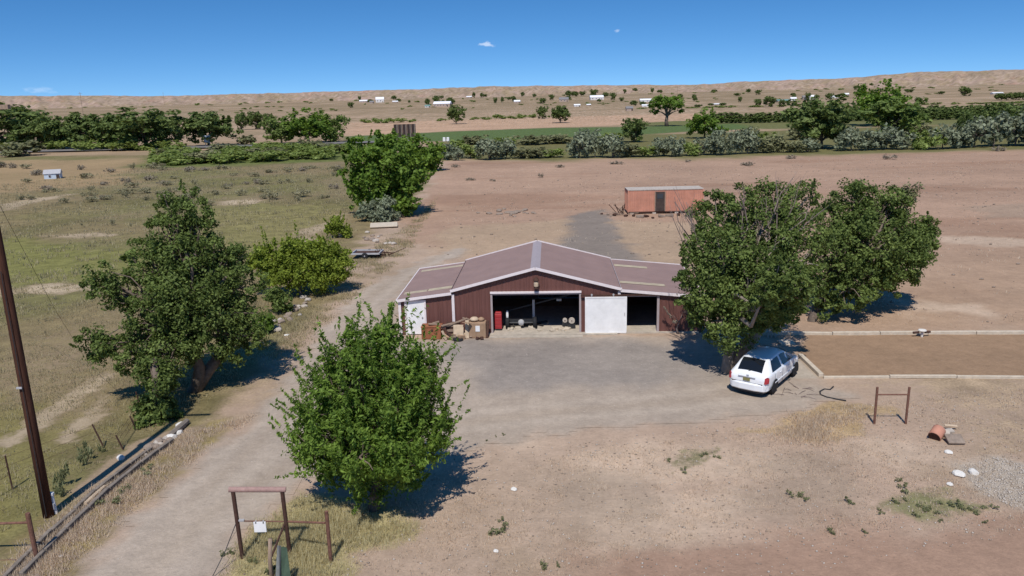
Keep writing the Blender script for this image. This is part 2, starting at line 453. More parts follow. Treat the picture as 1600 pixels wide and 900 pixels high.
P_weed2 = polyw([(1030, 730), (1060, 705), (1120, 700), (1150, 720), (1090, 740)])
P_apron = polyw([(1218, 592), (1232, 556), (1246, 556), (1286, 592)])
P_ditch = polyw([(20, 860), (90, 800), (210, 715), (270, 680), (360, 650), (345, 690), (290, 735), (200, 810), (120, 890), (40, 960), (-80, 960)])
P_bank = polyw([(200, 700), (255, 672), (300, 668), (262, 690), (205, 722), (130, 775), (110, 770)])
P_crop = polyw([(545, 222), (545, 213), (700, 206), (860, 200), (1000, 198), (1150, 193), (1180, 200), (1000, 210), (800, 218), (640, 222)])
P_thick = polyw([(690, 250), (690, 218), (900, 212), (1200, 205), (1600, 190), (2200, 175), (2200, 222), (1600, 236), (1100, 247), (800, 253)])
P_fartan = polyw([(540, 212), (540, 192), (900, 182), (1100, 177), (1100, 190), (900, 198), (700, 205)])
P_barnback = polyw([(700, 400), (650, 372), (760, 350), (880, 345), (960, 345), (1090, 350), (1090, 420)])
P_band = polyw([(225, 262), (230, 244), (380, 236), (545, 227), (620, 224), (600, 240), (545, 250), (400, 258)])
P_olive = polyw([(1000, 192), (1250, 180), (1620, 167), (1620, 190), (1200, 202), (1000, 206)])
P_scar = [polyw(p) for p in ([(-200, 456), (0, 452), (90, 446), (140, 452), (60, 460), (0, 462), (-200, 470)],
                              [(348, 316), (395, 312), (410, 318), (360, 320)],
                              [(60, 368), (150, 362), (180, 367), (110, 372)],
                              [(0, 690), (70, 640), (160, 580), (175, 590), (100, 645), (10, 710)],
                              [(80, 690), (160, 620), (175, 628), (110, 690)],
                              [(455, 378), (500, 350), (535, 335), (540, 340), (505, 362), (470, 385)],
                              [(0, 318), (60, 308), (120, 303), (60, 315), (0, 330)])]
P_pale = [polyw(p) for p in ([(880, 700), (1000, 690), (1100, 700), (1180, 690), (1250, 705), (1220, 740), (1100, 760), (960, 770), (880, 740)],
                              [(960, 780), (1150, 760), (1180, 800), (1100, 840), (960, 845)],
                              [(720, 700), (830, 690), (860, 700), (760, 712)],
                              [(1380, 470), (1520, 480), (1540, 490), (1440, 492)],
                              [(1460, 368), (1600, 372), (1700, 380), (1600, 384), (1480, 380)],
                              [(1330, 690), (1420, 690), (1480, 710), (1420, 730), (1340, 715)])]
P_greysoil = [polyw(p) for p in ([(840, 760), (960, 740), (1000, 790), (950, 850), (860, 850)], [(1180, 720), (1300, 700), (1340, 760), (1260, 800), (1190, 780)],
                                  [(1520, 322), (1640, 318), (1640, 340), (1530, 345)])]

def terrain_h(X, Y):
    D = np.sqrt(X * X + Y * Y)
    h = (fbm(X, Y, 0.35, 4, 3) - 0.5) * 0.10 * sstep(D, 8, 30) + (fbm(X, Y, 0.05, 3, 9) - 0.5) * 0.25 * sstep(D, 45, 90)
    h = h + sstep(D, 650, 1700) * 9.0 + (fbm(X, Y, 0.004, 4, 5) - 0.5) * 2.5 * sstep(D, 500, 1000)
    return h

def mixc(c, w_, new):
    return c * (1 - w_[..., None]) + np.asarray(new) * w_[..., None]

def ground_cols(X, Y):
    D = np.sqrt(X * X + Y * Y)
    nb = fbm(X, Y, 0.22, 5, 21); nl = fbm(X, Y, 0.045, 5, 33); nf = fbm(X, Y, 0.9, 4, 41)
    def wt(poly, soft, amp=1.0, seed=0):
        n = (fbm(X, Y, 0.6 / max(soft, 0.3), 4, 60 + seed) - 0.5) * 2 * amp * soft * 1.6
        return sstep(sdist(X, Y, poly) + n, -soft, soft)
    soil = np.zeros(X.shape + (3,)) + np.asarray(alb(183, 158, 138))
    soil = mixc(soil, sstep(nl, 0.35, 0.65) * 0.7, alb(188, 160, 140))
    soil = mixc(soil, sstep(nb, 0.5, 0.75) * 0.5, alb(160, 138, 112))
    veg = np.zeros(X.shape); vcol = np.zeros(X.shape + (3,)) + np.asarray(alb(174, 150, 124))
    peb = np.ones(X.shape) * 0.6
    # dry tufts on the open ground
    veg = np.maximum(veg, 0.30 + 0.42 * (fbm(X, Y, 0.16, 3, 77) - 0.5) * 2)
    # far plain
    wf = sstep(D, 165, 215)
    soil = mixc(soil, wf, alb(178, 150, 124)); soil = mixc(soil, wf * sstep(nl, 0.45, 0.7) * 0.6, alb(146, 128, 98))
    veg = np.where(D > 180, 0.42 + 0.3 * (fbm(X, Y, 0.012, 4, 5) - 0.5) + 0.10 * sstep(D, 520, 900) + 0.35 * (fbm(X, Y, 0.03, 4, 6) - 0.5), veg)
    vcol = mixc(vcol, wf, alb(146, 126, 98))
    # back field of bare red soil
    a = wt(P_field, 1.6, 1, 1)
    soil = mixc(soil, a, alb(174, 142, 121)); soil = mixc(soil, a * sstep(fbm(X * 0.35, Y * 1.3, 0.09, 5, 8), 0.42, 0.62) * 0.7, alb(181, 148, 126))
    soil = mixc(soil, a * sstep(fbm(X * 0.3, Y * 1.5, 0.13, 4, 88), 0.52, 0.7) * 0.6, alb(162, 126, 104))
    soil = mixc(soil, a * (1 - sstep(Y, 44, 72)) * 0.6, alb(174, 146, 121))
    veg = veg * (1 - a) + a * (0.16 + 0.45 * (fbm(X, Y, 0.06, 4, 12) - 0.42))
    # left field
    a = wt(P_left, 1.3, 1, 2)
    soil = mixc(soil, a, alb(150, 130, 104)); vl = np.zeros(vcol.shape) + np.asarray(alb(125, 119, 76))
    vl = mixc(vl, sstep(fbm(X, Y, 0.05, 4, 91), 0.4, 0.65), alb(138, 122, 88))
    vl = mixc(vl, sstep(fbm(X, Y, 0.11, 4, 95), 0.55, 0.75) * 0.8, alb(110, 103, 66))
    vcol = mixc(vcol, a, 0) + vl * a[..., None]
    veg = veg * (1 - a) + a * (0.60 + 0.5 * (fbm(X, Y, 0.09, 4, 14) - 0.5))
    for P, c, k in ((P_green1, alb(131, 129, 72), 0.8), (P_green2, alb(138, 131, 82), 0.75), (P_green3, alb(134, 125, 74), 0.7)):
        g = wt(P, 2.0 if P is not P_green3 else 1.0, 1.4, 3) * k
        vcol = mixc(vcol, g, c); veg = veg * (1 - g) + g * 0.78
    g = wt(P_band, 4, .6, 44); vcol = mixc(vcol, g, alb(106, 116, 62)); veg = veg * (1 - g) + g * .95
    g = wt(P_tan, 5, 1, 4) * 0.8
    soil = mixc(soil, g, alb(170, 142, 106)); veg = veg * (1 - g) + g * 0.36
    for i, P in enumerate(P_scar):
        cy = np.mean([q[1] for q in P])
        g = wt(P, 0.35 if cy < 45 else 1.2, 1.0, 5 + i) * (0.9 if i in (0, 1) else 0.6)
        soil = mixc(soil, g, alb(196, 176, 150)); veg = veg * (1 - g * 0.85)
    # ground behind and beside the barn
    g = wt(P_barnback, 1.5, 1, 11) * 0.8
    soil = mixc(soil, g, alb(182, 156, 130)); 
    # thicket floor and crop
    g = wt(P_thick, 5, 0.8, 12)
    soil = mixc(soil, g, alb(150, 130, 98)); vcol = mixc(vcol, g, alb(116, 112, 70)); veg = veg * (1 - g) + g * 0.62
    g = wt(P_fartan, 6, 0.6, 13)
    soil = mixc(soil, g, alb(194, 158, 130)); veg = veg * (1 - g) + g * 0.3
    g = wt(P_olive, 6, .8, 45); vcol = mixc(vcol, g, alb(116, 116, 72)); veg = veg * (1 - g) + g * .72
    g = wt(P_crop, 3, 0.3, 14)
    vcol = mixc(vcol, g, alb(96, 114, 66)); veg = veg * (1 - g) + g * 1.15
    # foreground soils
    for i, P in enumerate(P_pale):
        g = wt(P, 0.9, 1.1, 20 + i) * 0.85; soil = mixc(soil, g, alb(203, 177, 155)); veg = veg * (1 - 0.7 * g)
    for i, P in enumerate(P_greysoil):
        g = wt(P, 1.2, 1.2, 30 + i) * 0.5; soil = mixc(soil, g, alb(154, 136, 119))
    g = wt(P_red, 0.9, 1.0, 15); soil = mixc(soil, g * 0.9, alb(166, 133, 113)); veg = veg * (1 - g * 0.8); peb = peb * (1 - 0.6 * g)
    g = wt(P_gold, 0.8, 1.4, 16); vcol = mixc(vcol, g, alb(182, 154, 116)); veg = veg * (1 - g) + g * 0.72
    g = wt(P_gategrass, 0.6, 1.2, 17); vcol = mixc(vcol, g, alb(168, 155, 112)); veg = veg * (1 - g) + g * 0.76
    g = wt(P_weed, 0.7, 1.4, 18); vcol = mixc(vcol, g, alb(132, 128, 90)); veg = veg * (1 - g) + g * 0.62
    g = wt(P_weed2, 0.6, 1.4, 19); vcol = mixc(vcol, g, alb(140, 132, 98)); veg = veg * (1 - g) + g * 0.58
    g = wt(P_ditch, 0.5, 1.0, 22); soil = mixc(soil, g, alb(150, 132, 108)); vcol = mixc(vcol, g, alb(146, 128, 84)); veg = veg * (1 - g) + g * 0.55
    g = wt(P_bank, 0.4, 0.8, 26); soil = mixc(soil, g, alb(170, 146, 122)); veg = veg * (1 - g * 0.8)
    g = wt(P_bed, 0.12, 0.2, 23); soil = mixc(soil, g, alb(160, 130, 104)); veg = veg * (1 - g) + g * (0.2 + 0.5 * (nb - 0.45))
    g = wt(P_gravelpile, 0.5, 0.9, 24); soil = mixc(soil, g, alb(190, 176, 162)); peb = peb + g * 0.8; veg = veg * (1 - g)
    g = wt(P_apron, 0.15, 0.2, 25); soil = mixc(soil, g, alb(186, 172, 158)); veg = veg * (1 - g)
    # gravel
    g = wt(P_strip, 0.9, 1.0, 27); soil = mixc(soil, g * 0.95, alb(140, 128, 120)); veg = veg * (1 - g)
    drive = wt(P_drive, 0.55, 1.1, 28)
    soil = mixc(soil, drive, alb(178, 161, 147))
    soil = mixc(soil, drive * sstep(fbm(X, Y, 0.12, 4, 55), 0.45, 0.7) * 0.5, alb(176, 158, 142))
    g = wt(P_yard, 1.4, 1.1, 29); soil = mixc(soil, g * drive * 0.85, alb(158, 147, 140))
    g2 = sstep(fbm(X, Y, 0.3, 4, 58), 0.5, 0.68) * g; soil = mixc(soil, g2 * 0.45, alb(138, 128, 122))
    def track(pts, off, wd):
        q = np.array([at(*p)[:2] for p in pts]); d = np.gradient(q, axis=0); d /= np.linalg.norm(d, axis=1, keepdims=True)
        q = q + np.stack([-d[:, 1], d[:, 0]], 1) * off
        dd = np.full(X.shape, 1e9)
        for (ax, ay), (bx, by) in zip(q[:-1], q[1:]):
            t = np.clip(((X - ax) * (bx - ax) + (Y - ay) * (by - ay)) / ((bx - ax) ** 2 + (by - ay) ** 2), 0, 1)
            dd = np.minimum(dd, (X - ax - t * (bx - ax)) ** 2 + (Y - ay - t * (by - ay)) ** 2)
        return np.exp(-dd / wd ** 2)
    for pts in ([(130, 960), (215, 880), (300, 790), (385, 710), (455, 640), (515, 550), (560, 480), (620, 432), (690, 398)], [(180, 960), (330, 800), (470, 715), (620, 672), (850, 645), (1080, 625), (1200, 605)]):
        for off in (-.75, .75):
            tk = track(pts, off, .30) * drive * (0.55 + 0.45 * fbm(X, Y, .5, 3, 66)); soil = mixc(soil, tk * .55, alb(194, 177, 162))
        tk = track(pts, 0, .32) * drive; soil = mixc(soil, tk * .28, alb(168, 148, 128))
    sp_ = rng.random(X.shape)
    far = sstep(D, 230, 420)
    soil = mixc(soil, far * (sp_ > .80) * .5, alb(112, 102, 74)); soil = mixc(soil, far * (sp_ < .10) * .4, alb(214, 190, 168))
    veg = veg * (1 - drive * 0.97)
    peb = peb * (1 - 0.3 * drive)
    return soil, np.clip(veg, 0, 1.2), vcol, peb, drive

def axis(lo, hi, step, g1, lim1, g2, lim2):
    a = list(np.arange(lo, hi + 1e-6, step))
    out = list(a)
    s_ = step; x = a[-1]
    while x < lim1: s_ *= g1; x += s_; out.append(x)
    while x < lim2: s_ *= g2; x += s_; out.append(x)
    return out
xp = axis(0, 33, 0.28, 1.02, 220, 1.08, 9000)
xs = np.array([-v for v in xp[:0:-1]] + xp)
yn = list(np.arange(-60, 12, 3.0))
ys = np.array(yn + axis(12, 56, 0.28, 1.013, 420, 1.05, 6500))
GX, GY = np.meshgrid(xs, ys)
GZ = terrain_h(GX, GY)
soil, veg, vcol, peb, drive = ground_cols(GX, GY)
nx, ny = len(xs), len(ys)
idx = np.arange(nx * ny).reshape(ny, nx)
Fg = np.stack([idx[:-1, :-1], idx[:-1, 1:], idx[1:, 1:], idx[1:, :-1]], -1).reshape(-1, 4)
def ground_obj(name, V, F, a):
    me = np_mesh(name, V, F, M['ground'], True)
    cattr(me, 'soil', 'POINT', a[0]); fattr(me, 'veg', 'POINT', a[1]); cattr(me, 'vegcol', 'POINT', a[2]); fattr(me, 'pebble', 'POINT', a[3])
    return tag(link(name, me), kind='structure')
A = [soil.reshape(-1, 3), veg.ravel(), vcol.reshape(-1, 3), peb.ravel()]
Vg = np.stack([GX, GY, GZ], -1).reshape(-1, 3)
ground_obj('ground', Vg, Fg, A)
def gz(x, y):
    return float(terrain_h(np.array([float(x)]), np.array([float(y)]))[0])
def atg(x, y):
    p = at(x, y); p.z = gz(p.x, p.y); return p

def sheet(name, mask, lift):
    fm = mask.reshape(-1)[Fg].mean(1) > 0.5
    F = Fg[fm]; u, inv = np.unique(F, return_inverse=True)
    V = Vg[u].copy(); V[:, 2] += lift
    return ground_obj(name, V, inv.reshape(F.shape), [a[u] for a in A])
sheet('gravel_driveway', drive, 0.012)
g = sstep(sdist(GX, GY, P_strip), -.3, .3); sheet('gravel_strip', g, 0.012)
g = sstep(sdist(GX, GY, P_bed), -.1, .1); sheet('soil_bed', g, 0.012)

# hills: the long low mesa on the skyline
def hills():
    th = np.linspace(radians(-62), radians(62), 900); rr = np.concatenate([np.linspace(1500, 2500, 34), np.linspace(2540, 5200, 30)])
    T, Rr = np.meshgrid(th, rr)
    X = np.sin(T) * Rr; Y = np.cos(T) * Rr
    px = 800 + FPX * np.tan(T) * 0.99
    prof = np.interp(px, [-900, -300, 0, 270, 530, 800, 1060, 1290, 1400, 1600, 2000, 2500], [15, 17, 15.5, 10.5, 11.5, 13.5, 9.5, 12.0, 16.5, 17, 18, 15])
    top = 12 + prof / FPX * 2500 * 1.02 + (fbm(T * 60, T * 0, 1.0, 4, 3) - 0.5) * 5 + (fbm(T * 14, T * 0, 1.0, 3, 6) - 0.5) * 3
    gul = fbm(T * 150, Rr * 0.004, 1.0, 4, 15)
    ridged = 1 - np.abs(fbm(T * 95, Rr * 0.003, 1.0, 4, 16) * 2 - 1)
    rise = sstep(Rr + (gul - 0.5) * 240, 1560, 2480)
    Z = 5 + (top - 5) * rise ** 1.4 - (ridged * 2.5) * np.sin(np.pi * np.clip(rise, 0, 1))
    Z = np.where(Rr > 2500, top - (Rr - 2500) * 0.006, Z)
    V = np.stack([X, Y, Z], -1).reshape(-1, 3)
    n, k = T.shape
    i = np.arange(n * k).reshape(n, k)
    F = np.stack([i[:-1, :-1], i[:-1, 1:], i[1:, 1:], i[1:, :-1]], -1).reshape(-1, 4)
    soil = np.zeros(T.shape + (3,)) + np.asarray(alb(174, 150, 130)); spk = rng.random(T.shape)
    soil = mixc(soil, sstep(fbm(T * 40, Rr * 0.006, 1, 4, 22), 0.45, 0.62) * 0.8, alb(186, 156, 140))
    soil = mixc(soil, sstep(fbm(T * 90, Rr * 0.012, 1, 4, 28), 0.5, 0.66) * 0.7, alb(168, 146, 112))
    soil = mixc(soil, sstep(fbm(T * 70, Rr * 0.01, 1, 4, 29), 0.62, 0.74) * 0.7, alb(182, 142, 122))
    soil = mixc(soil, (spk > .78) * .45, alb(120, 104, 84)); soil = mixc(soil, (spk < .12) * .4, alb(214, 190, 170))
    veg = 0.38 + 0.3 * (fbm(T * 60, Rr * 0.005, 1, 3, 31) - 0.5)
    vc = np.zeros(T.shape + (3,)) + np.asarray(alb(138, 122, 92))
    ground_obj('hills', V, F, [soil.reshape(-1, 3), veg.ravel(), vc.reshape(-1, 3), np.zeros(n * k)])
hills()

# highway on the left
def strip(name, pts, width, lift, mat):
    mb = MB()
    for i, p in enumerate(pts):
        a = pts[max(i - 1, 0)]; b = pts[min(i + 1, len(pts) - 1)]
        d = Vector((b.x - a.x, b.y - a.y, 0)).normalized(); nrm = Vector((-d.y, d.x, 0)) * width / 2
        z = gz(p.x, p.y) + lift
        mb.v += [(p.x + nrm.x, p.y + nrm.y, z), (p.x - nrm.x, p.y - nrm.y, z)]
    mb.f = [(2 * i, 2 * i + 1, 2 * i + 3, 2 * i + 2) for i in range(len(pts) - 1)]
    return tag(mb.build(name, mat), kind='structure')
rp = [at(x, y) for x, y in ((-700, 250), (-300, 244), (0, 238.5), (120, 236), (250, 233), (400, 229), (545, 224.5), (640, 221.5))]
strip('highway_road', rp, 9.0, 0.35, M['asphalt'])
# ------------------------------------------------------------------ vegetation
UNDER = []
def unit(a):
    return a / (np.linalg.norm(a, axis=-1, keepdims=True) + 1e-9)
def leaf_mesh(name, P, Nn, L, W, tint, mat):
    """one small four-cornered leaf per point"""
    n = len(P)
    r = unit(rng.normal(size=(n, 3)))
    T = unit(np.cross(Nn, r)); B = unit(np.cross(Nn, T))
    L = np.asarray(L).reshape(-1, 1) * 0.5; W = np.asarray(W).reshape(-1, 1) * 0.5
    V = np.stack([P - T * L, P + B * W, P + T * L, P - B * W], 1).reshape(-1, 3)
    F = np.arange(4 * n).reshape(n, 4)
    me = np_mesh(name, V, F, mat)
    fattr(me, 'tint', 'FACE', tint)
    return me

def crown_points(lobes, n_leaf, clump=0.5, per=60, shoots=0.0, inner=0.25, up=0.5, flat=0.75, droop=0.0, shoot_len=0.9):
    """leaf points in clumps spread over a set of lobes (centre, radius xyz)"""
    lob = [(np.array(c, float), np.array(r, float) if hasattr(r, '__len__') else np.array([r, r, r], float)) for c, r in lobes]
    area = np.array([(r[0] * r[1] + r[1] * r[2] + r[0] * r[2]) for c, r in lob])
    nc = max(4, int(n_leaf / per))
    pick = rng.choice(len(lob), nc, p=area / area.sum())
    C = np.array([lob[i][0] for i in pick]); R = np.array([lob[i][1] for i in pick])
    d = unit(rng.normal(size=(nc, 3)))
    u = np.where(rng.random(nc) < inner, rng.random(nc) * 0.7 + 0.1, 0.72 + 0.30 * rng.random(nc) ** 0.8)
    cen = C + d * R * u[:, None]
    csz = clump * (0.55 + 0.9 * rng.random(nc)) * np.clip(R.mean(1) / R.mean(), 0.6, 1.3)
    cnt = rng.poisson(per, nc) + 2
    k = np.repeat(np.arange(nc), cnt)
    off = rng.normal(size=(len(k), 3)); off = off / np.linalg.norm(off, axis=1, keepdims=True) * (rng.random((len(k), 1)) ** 0.45)
    off[:, 2] *= flat
    P = cen[k] + off * csz[k][:, None]
    sh = rng.random(nc) < shoots
    if sh.any():
        ax = unit(d * 0.6 + np.array([0, 0, 0.9]) + rng.normal(size=(nc, 3)) * 0.25)
        s = rng.random(len(k))
        Ps = cen[k] + ax[k] * ((s - .35) * 1.4 * shoot_len * (0.5 + rng.random(nc)[k]))[:, None] + off * (csz[k] * 0.55 * (1.15 - s))[:, None]
        P = np.where(sh[k][:, None], Ps, P)
    if droop: P[:, 2] -= droop * rng.random(len(P)) * csz[k]
    Nn = unit(d[k] * 0.5 + unit(off) * 0.5 + np.array([0, 0, up]) + rng.normal(size=(len(k), 3)) * 0.72)
    ctint = rng.random(nc)
    tint = np.clip(0.42 * ctint[k] ** 1.3 + 0.58 * rng.random(len(k)) ** 1.2, 0, 1)
    return P, Nn, tint, cen, sh

def branch_mesh(name, base, cen, lobes, mat, r0=0.16, per=1, hub=None, thin=0.016, n=5, maxb=160):
    """limbs from the trunk head to the lobes, twigs from the lobes to the clumps"""
    mb = MB()
    hub = Vector(hub)
    lc = [Vector(c) for c, r in lobes]
    for c in lc:
        m = hub.lerp(c, 0.5) + Vector(rng.normal(size=3) * 0.12 * (c - hub).length)
        m.z += 0.06 * (c - hub).length
        mb.tube([hub, m, hub.lerp(c, .85)], [r0 * 0.55, r0 * 0.30, r0 * 0.10], n, False)
    sel = range(len(cen)) if len(cen) <= maxb else rng.choice(len(cen), maxb, replace=False)
    for i in sel:
        p = Vector(cen[i]); c = min(lc, key=lambda q: (q - p).length)
        a = hub.lerp(c, 0.45 + 0.5 * rng.random())
        m = a.lerp(p, 0.55) + Vector(rng.normal(size=3) * 0.1 * (p - a).length)
        mb.tube([a, m, p], [r0 * 0.20, r0 * 0.12, thin], 4, False)
    return mb.mesh(name, mat, True)

def make_tree(name, label, cat, base, lobes, n_leaf, leaf=(0.15, 0.08), mat='leaf_elm', bark='bark', trunks=None, r0=0.16, hub=None, group=None, maxb=160, trunk_n=8, **kw):
    base = Vector(base)
    t = thing(name, label, cat, base, 0, group)
    P, Nn, tint, cen, sh = crown_points(lobes, n_leaf, **kw)
    n = len(P)
    sz = 0.7 + 0.6 * rng.random(n)
    b = np.array(base)
    link('crown', leaf_mesh('crown', P - b, Nn, leaf[0] * sz, leaf[1] * sz, tint, M[mat]), None, t)
    lob0 = [(Vector(c) - base, r) for c, r in lobes]
    if hub is None:
        hub = sum((c for c, r in lob0), Vector()) / len(lob0); hub.z *= 0.55
    else: hub = Vector(hub) - base
    if trunks is None: trunks = [[(0, 0, -0.2), tuple(hub * 0.5 + Vector((rng.normal() * .08, rng.normal() * .08, 0))), tuple(hub)]]
    else: trunks = [[tuple(Vector(q) - base) for q in tr] for tr in trunks]
    for tr in trunks:
        k = len(tr)
        mb = MB(); mb.tube(tr, [r0 * (1.25 - 0.65 * i / max(k - 1, 1)) for i in range(k)], trunk_n)
        mb.build('trunk', M[bark], t, True)
    link('branches', branch_mesh('branches', None, cen - b, lob0, M[bark], r0, hub=hub, maxb=maxb), None, t)
    return t

def L(px, py, rpx, Y, ry=1.0, dz=0.0):
    """crown lobe seen at a place in the photo at depth Y: centre and radii in metres"""
    c = aty(px, py, Y); sl = (c - Vector((0, 0, CAMH))).length
    r = rpx * sl / FPX * 0.98
    return (c, (r, r * ry, r))

# --- the round leafy tree in front
b = atg(582, 796)
Yt = b.y
lob = [L(585, 700, 62, Yt, 1), L(515, 690, 62, Yt), L(652, 680, 52, Yt), L(590, 640, 80, Yt), L(530, 620, 62, Yt + .2), L(640, 620, 58, Yt + .2),
       L(590, 560, 56, Yt + .3), L(545, 565, 36, Yt + .3), L(640, 580, 42, Yt + .3), L(606, 522, 30, Yt + .4), L(668, 570, 26, Yt + .3), L(468, 690, 28, Yt), L(690, 660, 24, Yt),
       L(575, 745, 46, Yt - .2), L(520, 735, 30, Yt + .2), L(640, 735, 34, Yt + .4), L(560, 715, 45, Yt - 1.3), L(630, 715, 40, Yt - 1.2), L(600, 650, 60, Yt + 1.8), L(500, 650, 40, Yt + 1.2), L(520, 560, 22, Yt + .3), L(560, 530, 26, Yt + .4)]
make_tree('shade_tree', 'rounded bright green leafy tree standing alone beside the gravel drive', 'tree', b, [(c, tuple(q * .85 for q in r)) for c, r in lob], 62000, (0.15, 0.052), 'leaf_fore', 'bark', r0=0.17,
          clump=0.30, per=54, shoots=0.55, inner=0.14, maxb=300, shoot_len=1.0, up=.55)

# --- big ragged elm on the left with several trunks
b = atg(305, 612)
Y0 = b.y
lob = [L(x, y, r, Y0 + dy) for x, y, r, dy in ((285, 303, 20, 1.4), (270, 330, 26, 1.1), (302, 335, 28, 1.2), (268, 366, 34, .9), (306, 370, 32, 1.0), (284, 402, 42, .8), (222, 395, 25, .5), (236, 422, 30, .3),
       (346, 397, 27, 1.0), (366, 417, 31, 1.1), (388, 442, 26, 1.2), (335, 432, 36, .8), (290, 450, 50, 0), (258, 470, 44, -.3), (322, 480, 46, .3), (166, 437, 27, -.6), (186, 452, 29, -.5), (150, 447, 19, -.7), (207, 468, 20, -.4),
       (150, 536, 25, -1.4), (176, 546, 27, -1.3), (201, 561, 20, -1.4), (236, 520, 36, -.8), (265, 546, 38, -.9), (250, 582, 30, -1.4), (291, 520, 38, -.4), (350, 500, 42, .6), (381, 496, 32, .8), (391, 526, 24, .8),
       (332, 541, 30, 0), (361, 541, 26, .5), (300, 470, 50, 2.2), (345, 460, 40, 2.2))]
h1 = aty(300, 500, Y0)
base2 = atg(243, 655)
tr = [[b - Vector((0, 0, .2)), aty(312, 575, Y0), aty(300, 545, Y0), h1],
      [b + Vector((-.2, .1, -.2)), aty(325, 580, Y0 + .3), aty(370, 520, Y0 + .8), aty(380, 480, Y0 + 1)]]
make_tree('elm_tree', 'large ragged dark green elm with leaning trunks left of the drive', 'tree', b, lob, 66000, (0.145, 0.074), 'leaf_elm', 'bark', trunks=tr, r0=0.24, hub=h1,
          clump=0.40, per=74, shoots=0.18, inner=0.14, maxb=380, shoot_len=0.5, up=.55)
lob = [L(243, 640, 26, base2.y), L(236, 655, 18, base2.y - .3), L(250, 610, 22, base2.y + .2), L(240, 585, 24, base2.y + .4), L(262, 650, 18, base2.y + .2)]
make_tree('ivy_covered_tree', 'small leafy ivy wrapped trunk at the near end of the ragged elm', 'tree', base2, lob, 7500, (0.14, 0.09), 'leaf_elm', 'bark', r0=0.2, clump=0.26, per=40, inner=0.2, maxb=60,
          trunks=[[base2 - Vector((0, 0, .2)), aty(246, 610, base2.y), aty(240, 560, base2.y + .5)]])

# --- big dark tree over the car, right of the barn
b = atg(1136, 582)
Y0 = b.y
lob = [L(1110, 345, 38, Y0 + 1.6), L(1150, 320, 36, Y0 + 1.8), L(1200, 320, 42, Y0 + 2.2), L(1250, 315, 36, Y0 + 2.6), L(1120, 400, 56, Y0 + .4), L(1185, 380, 66, Y0 + 1.2), L(1245, 370, 50, Y0 + 1.8),
       L(1085, 395, 26, Y0 + .8), L(1110, 460, 44, Y0), L(1170, 455, 60, Y0 - .3), L(1225, 430, 40, Y0 + .6), L(1100, 505, 26, Y0), L(1140, 510, 44, Y0 - .4), L(1195, 485, 40, Y0 - .6),
       L(1225, 465, 34, Y0 - 2.6), L(1215, 490, 28, Y0 - 2.2), L(1250, 450, 26, Y0 - 2.4), L(1205, 450, 34, Y0 - 3.3), L(1245, 430, 28, Y0 - 3.2), L(1190, 478, 24, Y0 - 2.4), L(1262, 440, 20, Y0 - 2.4), L(1236, 452, 32, Y0 - 3.6), L(1212, 442, 32, Y0 - 3.7), L(1228, 430, 28, Y0 - 4.1), L(1240, 478, 30, Y0 - .5), L(1262, 465, 26, Y0 + .5), L(1075, 430, 26, Y0 + .4), L(1080, 470, 26, Y0), L(1160, 420, 70, Y0 + 2.6), L(1190, 470, 46, Y0 + 2.0), L(1215, 300, 18, Y0 + 2.2), L(1110, 310, 16, Y0 + 1.6), L(1270, 425, 22, Y0 + .6)]
hub = aty(1150, 490, Y0 + .3)
tr = [[b - Vector((0, 0, .3)), b + Vector((.03, 0, .25)), aty(1140, 545, Y0), hub], [b + Vector((.1, .1, .3)), aty(1175, 530, Y0 + .3), aty(1205, 490, Y0 + .3)]]
tA = make_tree('spreading_tree', 'big dense dark green tree spreading above the parked car', 'tree', b, [(c, tuple(q * .86 for q in r)) for c, r in lob], 74000, (0.145, 0.080), 'leaf_right', 'palebark', trunks=tr, r0=0.27, hub=hub,
          clump=0.42, per=74, shoots=0.16, inner=0.16, maxb=300, shoot_len=0.45, up=.55)
# bare dead twigs at its upper left
mb = MB()
for i in range(26):
    x0 = 1075 + rng.random() * 160; y0 = 330 + rng.random() * 60 + (30 if x0 < 1100 else 0)
    dx = (x0 - 1140) * 0.22 + rng.normal() * 14; dy = -42 - rng.random() * 42
    if x0 < 1100: dx -= 18
    Yd = Y0 + 1.2 + rng.normal() * .5
    a, c = aty(x0, y0, Yd) - b, aty(x0 + dx, y0 + dy, Yd + .3) - b
    m = a.lerp(c, .5) + Vector(rng.normal(size=3) * .1)
    mb.tube([a, m, c], [.030, .020, .008], 4, False)
    for q in range(3):
        s = a.lerp(c, .35 + .2 * q); e = s + (c - a) * .35 + Vector(rng.normal(size=3) * .22)
        mb.tube([s, e], [.010, .005], 3, False)
mb.build('dead_branches', M['twig'], tA)

# --- second tree farther back on the right
b = atg(1268, 502)
Y0 = b.y + 1.0
lob = [L(1330, 320, 40, Y0 + 1), L(1380, 325, 38, Y0 + 1.2), L(1300, 345, 36, Y0 + .8), L(1420, 370, 40, Y0 + 1), L(1360, 370, 56, Y0), L(1310, 400, 50, Y0 - .5), L(1400, 405, 46, Y0 + .3), L(1435, 365, 24, Y0 + 1),
       L(1345, 430, 44, Y0 - .6), L(1290, 440, 36, Y0 - .6), L(1385, 440, 28, Y0), L(1300, 470, 24, Y0 - .8), L(1360, 390, 60, Y0 + 2.4), L(1340, 300, 14, Y0 + 1), L(1415, 420, 30, Y0 + .6), L(1330, 455, 34, Y0 - 1.4), L(1280, 480, 22, Y0 - 1.2), L(1440, 390, 24, Y0 + .6), L(1450, 355, 16, Y0 + 1), L(1400, 315, 22, Y0 + 1)]
hub = aty(1300, 440, Y0)
